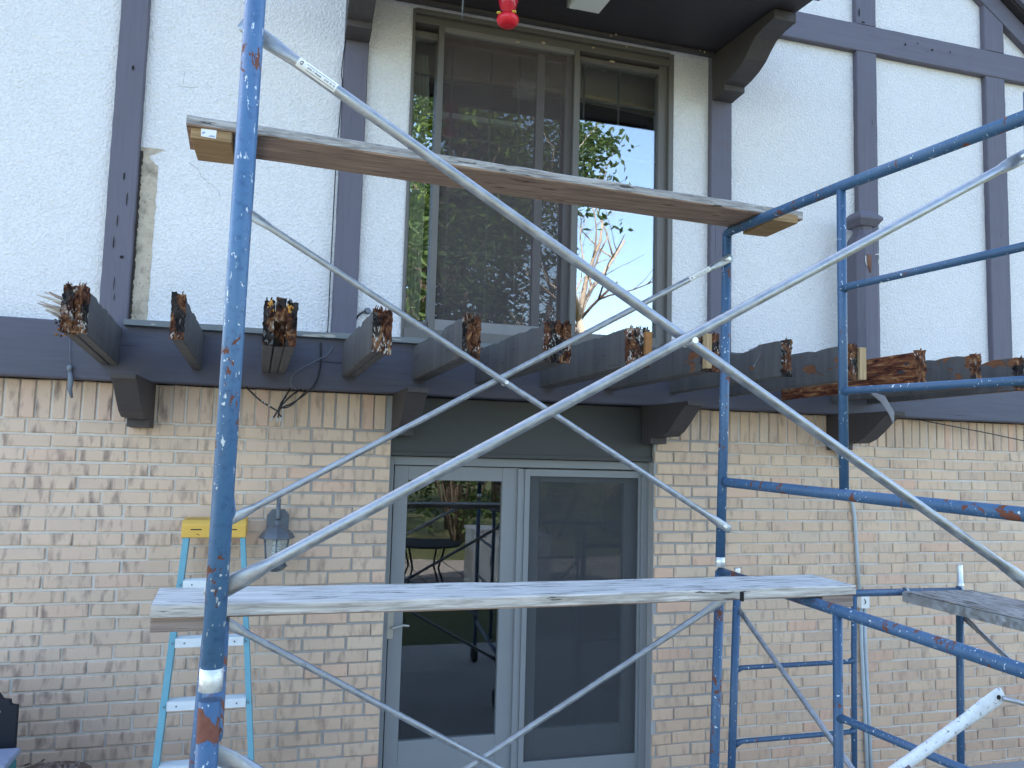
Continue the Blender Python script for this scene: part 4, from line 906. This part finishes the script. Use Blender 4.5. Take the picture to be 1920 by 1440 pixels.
b.box(x0, x0+.025, y0, y1, z0, z1); b.box(x1-.025, x1, y0, y1, z0, z1); b.box(x0+.025, x1-.025, y1-.03, y1-.0005, z0+.001, z1-.001); b.box(x0+.025, x1-.025, y0+.0005, y0+.03, z0+.001, z1-.001); b.build('rim', M['alu'], dk, bevel=.003)
b = MB(); ny, nx_ = 60, 16; vs_ = []
for i in range(ny+1):
    for j in range(nx_+1):
        x_ = x0+.004+(x1-x0-.008)*j/nx_; y_ = y0+.004+(y1-y0-.008)*i/ny; vs_.append((x_, y_, z1+.002+max(0, mnoise.noise(Vector((x_*26, y_*9, 3)))*.007)+rnd(0, .0025)))
b.add(vs_, [(i*(nx_+1)+j, i*(nx_+1)+j+1, (i+1)*(nx_+1)+j+1, (i+1)*(nx_+1)+j) for i in range(ny) for j in range(nx_)]); b.build('plywood', M['ply'], dk)
b = MB()
for yy, s_ in ((3.88, 1), (1.75, -1)):
    for xx in (x0+.05, x1-.05): b.sweep([(xx, yy-s_*.05, -.76), (xx, yy-s_*.02, -.722), (xx, yy, -.7185), (xx, yy+s_*.024, -.735)], .006, 8, (1, 0, 0))
build_each(b, 'hook', M['alu'], dk)

# ------------------------------------------------------------------ step ladder
la = thing('step_ladder', 'cyan fibreglass step ladder with yellow top leaning on the brick behind the left post', 'ladder', (-.33, 4.3, G))
LT = [((-.500, 4.62), (-.205, 4.62), -.45), ((-.560, 4.12), (-.062, 4.12), G)]
def rail(x0, y0, z0, x1, y1, z1, wx, dy, name='rail'):
    b = MB(); a = wx/2
    b.hexa([(x1-a, y1, z1), (x1+a, y1, z1), (x1+a, y1+dy, z1), (x1-a, y1+dy, z1), (x0-a, y0, z0), (x0+a, y0, z0), (x0+a, y0+dy, z0), (x0-a, y0+dy, z0)]); return b.build(name, M['cyan'], la, bevel=.003)
rail(-.497, 4.60, -.47, -.565, 4.12, G, .032, .062); rail(-.212, 4.60, -.47, -.030, 4.12, G, .028, .062)
rail(-.503, 4.668, -.47, -.574, 4.188, G, .024, .04, 'rear_rail'); rail(-.2145, 4.668, -.47, -.0305, 4.188, G, .022, .04, 'rear_rail')
b = MB(); b.prism([(4.585, -.498), (4.575, -.425), (4.60, -.402), (4.79, -.402), (4.80, -.43), (4.79, -.498)], -.522, -.193, 0); tp = b.build('top_cap', M['yellow'], la, bevel=.006)
b = MB(); yk = 4.5745
def onface(x0, x1, z0, z1): 
    f = lambda z: 4.575+(4.585-4.575)*(-.425-z)/.073-.0008
    b.add([(x0, f(z0), z0), (x1, f(z0), z0), (x1, f(z1), z1), (x0, f(z1), z1)], [(0, 1, 2, 3)])
onface(-.475, -.42, -.456, -.450); onface(-.295, -.24, -.456, -.450)
for sx, cx in ((1, -.44), (-1, -.285)):
    for s_ in (1, -1):
        f = 4.5818; b.add([(cx-.012*sx, f, -.474), (cx-.006*sx, f, -.474), (cx+.014*sx, f, -.474+s_*.010), (cx+.006*sx, f, -.474+s_*.010)], [(0, 1, 2, 3)])
b.add([(-.50, 4.63, -.4012), (-.40, 4.63, -.4012), (-.40, 4.64, -.4012), (-.50, 4.64, -.4012)], [(0, 1, 2, 3)]); b.build('cap_mark', M['black'], tp)
for z, in [(-.735,), (-1.017,), (-1.307,), (-1.59,), (-1.88,)]:
    t = (-.47-z)/(-.47-G); xl = -.497+(-.565+.497)*t+.016; xr = -.212+(-.030+.212)*t-.014; y = 4.60+(4.12-4.60)*t
    b = MB(); b.box(xl, xr, y-.006, y+.075, z+.012, z+.022); b.box(xl, xr, y-.008, y-.002, z-.022, z+.0225)
    for k in range(4): b.box(xl+.002, xr-.002, y+.006+k*.016, y+.010+k*.016, z+.0221, z+.0245)
    b.box(xl, xr, y+.069, y+.0745, z-.012, z+.0118); o = b.build('step', M['stepalu'], la, bevel=.0015)
    b = MB()
    for xx in (xl+.045, xr-.045, xl-.012, xr+.012): b.sweep([(xx, y-.011, z), (xx, y-.0075, z)], .0045, 8, (1, 0, 0))
    build_each(b, 'rivet', M['ink'], o)
b = MB()
for xx in (-.565, -.030): b.box(xx-.022, xx+.022, 4.11, 4.19, G, G+.04)
build_each(b, 'foot', M['rubber'], la, .004)

# ------------------------------------------------------------------ clutter at the lower left
gp = thing('metal_panel', 'black metal panel with stepped top corner at the left edge', 'panel', (-1.45, 4.25, G))
b = MB(); b.prism([(-1.75, G), (-1.118, G), (-1.131, -1.216), (-1.160, -1.210), (-1.164, -1.188), (-1.193, -1.186), (-1.212, -1.158), (-1.75, -1.05)], 4.2, 4.23, 1); b.build('sheet', M['navy'], gp, bevel=.004)
b = MB()
for q in ((-1.206, -1.238), (-1.203, -1.328)): b.sweep([(q[0], 4.197, q[1]), (q[0], 4.205, q[1])], .007, 12, (1, 0, 0))
build_each(b, 'bolt', M['chalk'], gp)
b = MB(); b.box(-1.70, -1.66, 4.23, 4.60, G, -1.3); b.build('brace_leg', M['navy'], gp)
tb = thing('plastic_tub', 'small blue grey and teal tub in front of the black panel', 'tub', (-1.2, 4.0, G))
b = MB(); b.box(-1.4, -1.085, 3.9, 4.1, G, -1.40); b.build('tub', M['teal'], tb, bevel=.02); b = MB(); b.box(-1.41, -1.078, 3.895, 4.11, -1.399, -1.37); b.build('lid', M['bluegrey'], tb, bevel=.008)
pt_ = thing('flower_pot', 'flower pot of dry brown leaves by the wall at the lower left', 'plant pot', (-.95, 4.1, G))
b = MB(); b.lathe([(.13, 0), (.16, .5), (.17, .64), (.18, .65), (.18, .69), (.15, .69)], (-.965, 4.12, G), 24); b.build('pot', m_concrete('clay_pot', (.13, .09, .07)), pt_)
b = MB()
for k in range(260):
    a, r_ = rnd(0, 6.28), rnd(0, .15); c = Vector((-.965+r_*math.cos(a), 4.12+r_*math.sin(a), G+.675+rnd(0, .045))); u = Vector((rnd(-1, 1), rnd(-1, 1), rnd(-.5, .7))).normalized()*rnd(.008, .028); v = u.orthogonal().normalized()*rnd(.004, .012)
    b.add([c-u, c+v, c+u, c-v], [(0, 1, 2, 3)])
for k in range(5):
    c = Vector((-.90+rnd(-.02, .03), 4.02, G+.68)); b.add([c, c+Vector((.02, 0, .0)), c+Vector((rnd(.02, .05), .01, rnd(.03, .06)))], [(0, 1, 2)])
b.build('dry_leaves', M['leafdry'], pt_)

# ------------------------------------------------------------------ the garden behind the camera, seen in the panes
def tree(name, label, loc, h, cr, seed, nleaf, ls, mat, zc, group=None, bare=False, trunk=.22, zmin=-9):
    rng = random.Random(seed); t = thing(name, label, 'tree', loc, group); base = Vector(loc); b = MB(); tips = []
    def limb(p, d, L, r, dep):
        pts = [p]; q = p.copy(); dd = d.copy(); n = 5
        for i in range(n):
            dd = (dd+Vector((rng.uniform(-.22, .22), rng.uniform(-.22, .22), rng.uniform(-.08, .16)))).normalized(); q = q+dd*L/n; pts.append(q.copy())
        b.sweep(pts, [r*(1-.62*i/n) for i in range(n+1)], 7 if dep < 2 else 5)
        if dep >= (4 if bare else 3): tips.append(q); return
        for k in range(rng.choice((2, 3, 3)) if dep else 6):
            i = rng.randint(2 if dep else 3, n); nd_ = (dd*.6+Vector((rng.uniform(-1, 1), rng.uniform(-1, 1), rng.uniform(-.15, .8)))).normalized()
            limb(pts[i].copy(), nd_, L*rng.uniform(.45, .7), r*.5*(1-.3*i/n), dep+1)
        tips.append(q)
    limb(base.copy(), Vector((0, 0, 1)), h*.62, trunk, 0); b.build('trunk', M['deadbark' if bare else 'bark'], t)
    if not bare:
        c = MB(); ctr = base+Vector((0, 0, zc)); clumps = [p for p in tips if p.z > zmin]
        for k in range(int(len(tips)*.8)):
            u = Vector((rng.gauss(0, 1), rng.gauss(0, 1), rng.gauss(0, .8))).normalized()*rng.uniform(.45, 1); clumps.append(ctr+Vector((u.x*cr, u.y*cr, u.z*cr*.85)))
        for k in range(nleaf):
            p = rng.choice(clumps)+Vector((rng.gauss(0, .42), rng.gauss(0, .42), rng.gauss(0, .33))); u = Vector((rng.uniform(-1, 1), rng.uniform(-1, 1), rng.uniform(-.6, .6))).normalized()*ls*rng.uniform(.6, 1.3); v = u.orthogonal().normalized()*ls*rng.uniform(.25, .5); wv = u.cross(v).normalized()*ls*.12
            c.add([p-u, p+v+wv, p+u, p-v+wv], [(0, 1, 2, 3)])
        c.build('crown', M[mat], t)
    return t
GL = G-.06
tree('leafy_tree', 'large leafy tree reflected in the middle of the upper window', (4.9, -13, GL), 13, 3.9, 3, 13000, .16, 'leaf1', 8.6, trunk=.34)
tree('leafy_tree', 'slender leafy tree whose branches are reflected at the upper left of the right pane', (7.1, -13.6, GL), 14.5, 2.5, 9, 5200, .15, 'leaf1', 11.6, trunk=.2, zmin=6.2)
tree('leafy_tree', 'leafy tree reflected in the narrow left pane of the upper window', (2.3, -14.5, GL), 14, 3.6, 5, 10000, .15, 'leaf2', 9.2)
tree('leafy_tree', 'distant leafy tree reflected low in the upper window', (8.5, -22, GL), 8.5, 3.6, 8, 6000, .17, 'leaf3', 5.2)
tree('dead_tree', 'bare dead tree reflected in the right pane of the upper window', (9.5, -12.2, GL), 10.5, 3, 12, 0, .1, 'leaf1', 5, bare=True, trunk=.26)
def shrub(loc, r, h, seed, mat, label):
    rng = random.Random(seed); t = thing('shrub', label, 'shrub', loc, 'shrubs along the back of the garden'); b = MB(); base = Vector(loc)
    for k in range(9):
        a = rng.uniform(0, 6.28); b.sweep([base+Vector((.1*math.cos(a), .1*math.sin(a), 0)), base+Vector((r*.5*math.cos(a), r*.5*math.sin(a), h*.5)), base+Vector((r*.8*math.cos(a), r*.8*math.sin(a), h*.85))], [.03, .02, .008], 5)
    build_each(b, 'stem', M['bark'], t); c = MB(); cl_ = [base+Vector((rng.uniform(-r, r)*.8, rng.uniform(-r, r)*.8, rng.uniform(.15, 1)*h)) for _ in range(26)]
    for k in range(2600):
        p = rng.choice(cl_)+Vector((rng.gauss(0, .22), rng.gauss(0, .22), rng.gauss(0, .2))); p.z = max(p.z, loc[2]+.03)
        u = Vector((rng.uniform(-1, 1), rng.uniform(-1, 1), rng.uniform(-.7, .5))).normalized()*rng.uniform(.05, .12); v = u.orthogonal().normalized()*rng.uniform(.02, .05); c.add([p-u, p+v, p+u, p-v], [(0, 1, 2, 3)])
    c.build('foliage', M[mat], t)
for k, (x_, y_, r_, h_, mt) in enumerate([(-1.2, -9.5, 1.4, 2.6, 'leaf1'), (1.6, -10, 1.5, 3.3, 'leaf2'), (4.2, -9.6, 1.6, 3.6, 'leaf1'), (7.0, -10.2, 1.7, 3.2, 'leaf2'), (9.8, -9.8, 1.5, 2.8, 'leaf3')]):
    shrub((x_, y_, GL), r_, h_, 40+k, mt, 'leafy green shrub at the back of the garden, seen only in the panes')
tbl = thing('patio_table', 'dark round patio table on the paving, reflected in the door glass', 'table', (2.2, -2.8, G-.03))
b = MB(); b.lathe([(.60, .70), (.62, .715), (.62, .735), (.60, .74)], (2.2, -2.8, G), 36); b.build('tabletop', M['navy'], tbl)
for k in range(4):
    a = math.pi/4+k*math.pi/2; b = MB(); b.sweep([(2.2+.42*math.cos(a), -2.8+.42*math.sin(a), G+.70), (2.2+.30*math.cos(a), -2.8+.30*math.sin(a), G+.35), (2.2+.46*math.cos(a), -2.8+.46*math.sin(a), G-.02)], .016, 8, (1, 0, 0)); b.build('leg', M['navy'], tbl)
for k, (x_, y_, w_, d_, h_, lb_) in enumerate([(3.25, -2.75, .62, .6, .98, 'tall white storage cabinet on the paving, reflected in the door glass'), (3.98, -2.7, .6, .6, .86, 'shorter white storage cabinet beside the tall one, reflected in the door glass')]):
    t = thing('storage_cabinet', lb_, 'cabinet', (x_, y_, G-.03)); b = MB(); b.box(x_-w_/2, x_+w_/2, y_-d_/2, y_+d_/2, G-.02, G+h_-.05); b.box(x_-w_/2-.02, x_+w_/2+.02, y_-d_/2-.02, y_+d_/2+.02, G+h_-.049, G+h_); b.build('body', M['whiteplastic'], t, bevel=.01)
    b = MB(); b.box(x_-w_/2+.03, x_-.005, y_+d_/2, y_+d_/2+.012, G+.06, G+h_-.08); b.box(x_+.005, x_+w_/2-.03, y_+d_/2, y_+d_/2+.012, G+.06, G+h_-.08); b.build('door', M['whiteplastic'], t, bevel=.004)
    b = MB(); b.box(x_-.03, x_-.015, y_+d_/2+.012, y_+d_/2+.03, G+.4, G+.55); b.build('handle', M['ink'], t)
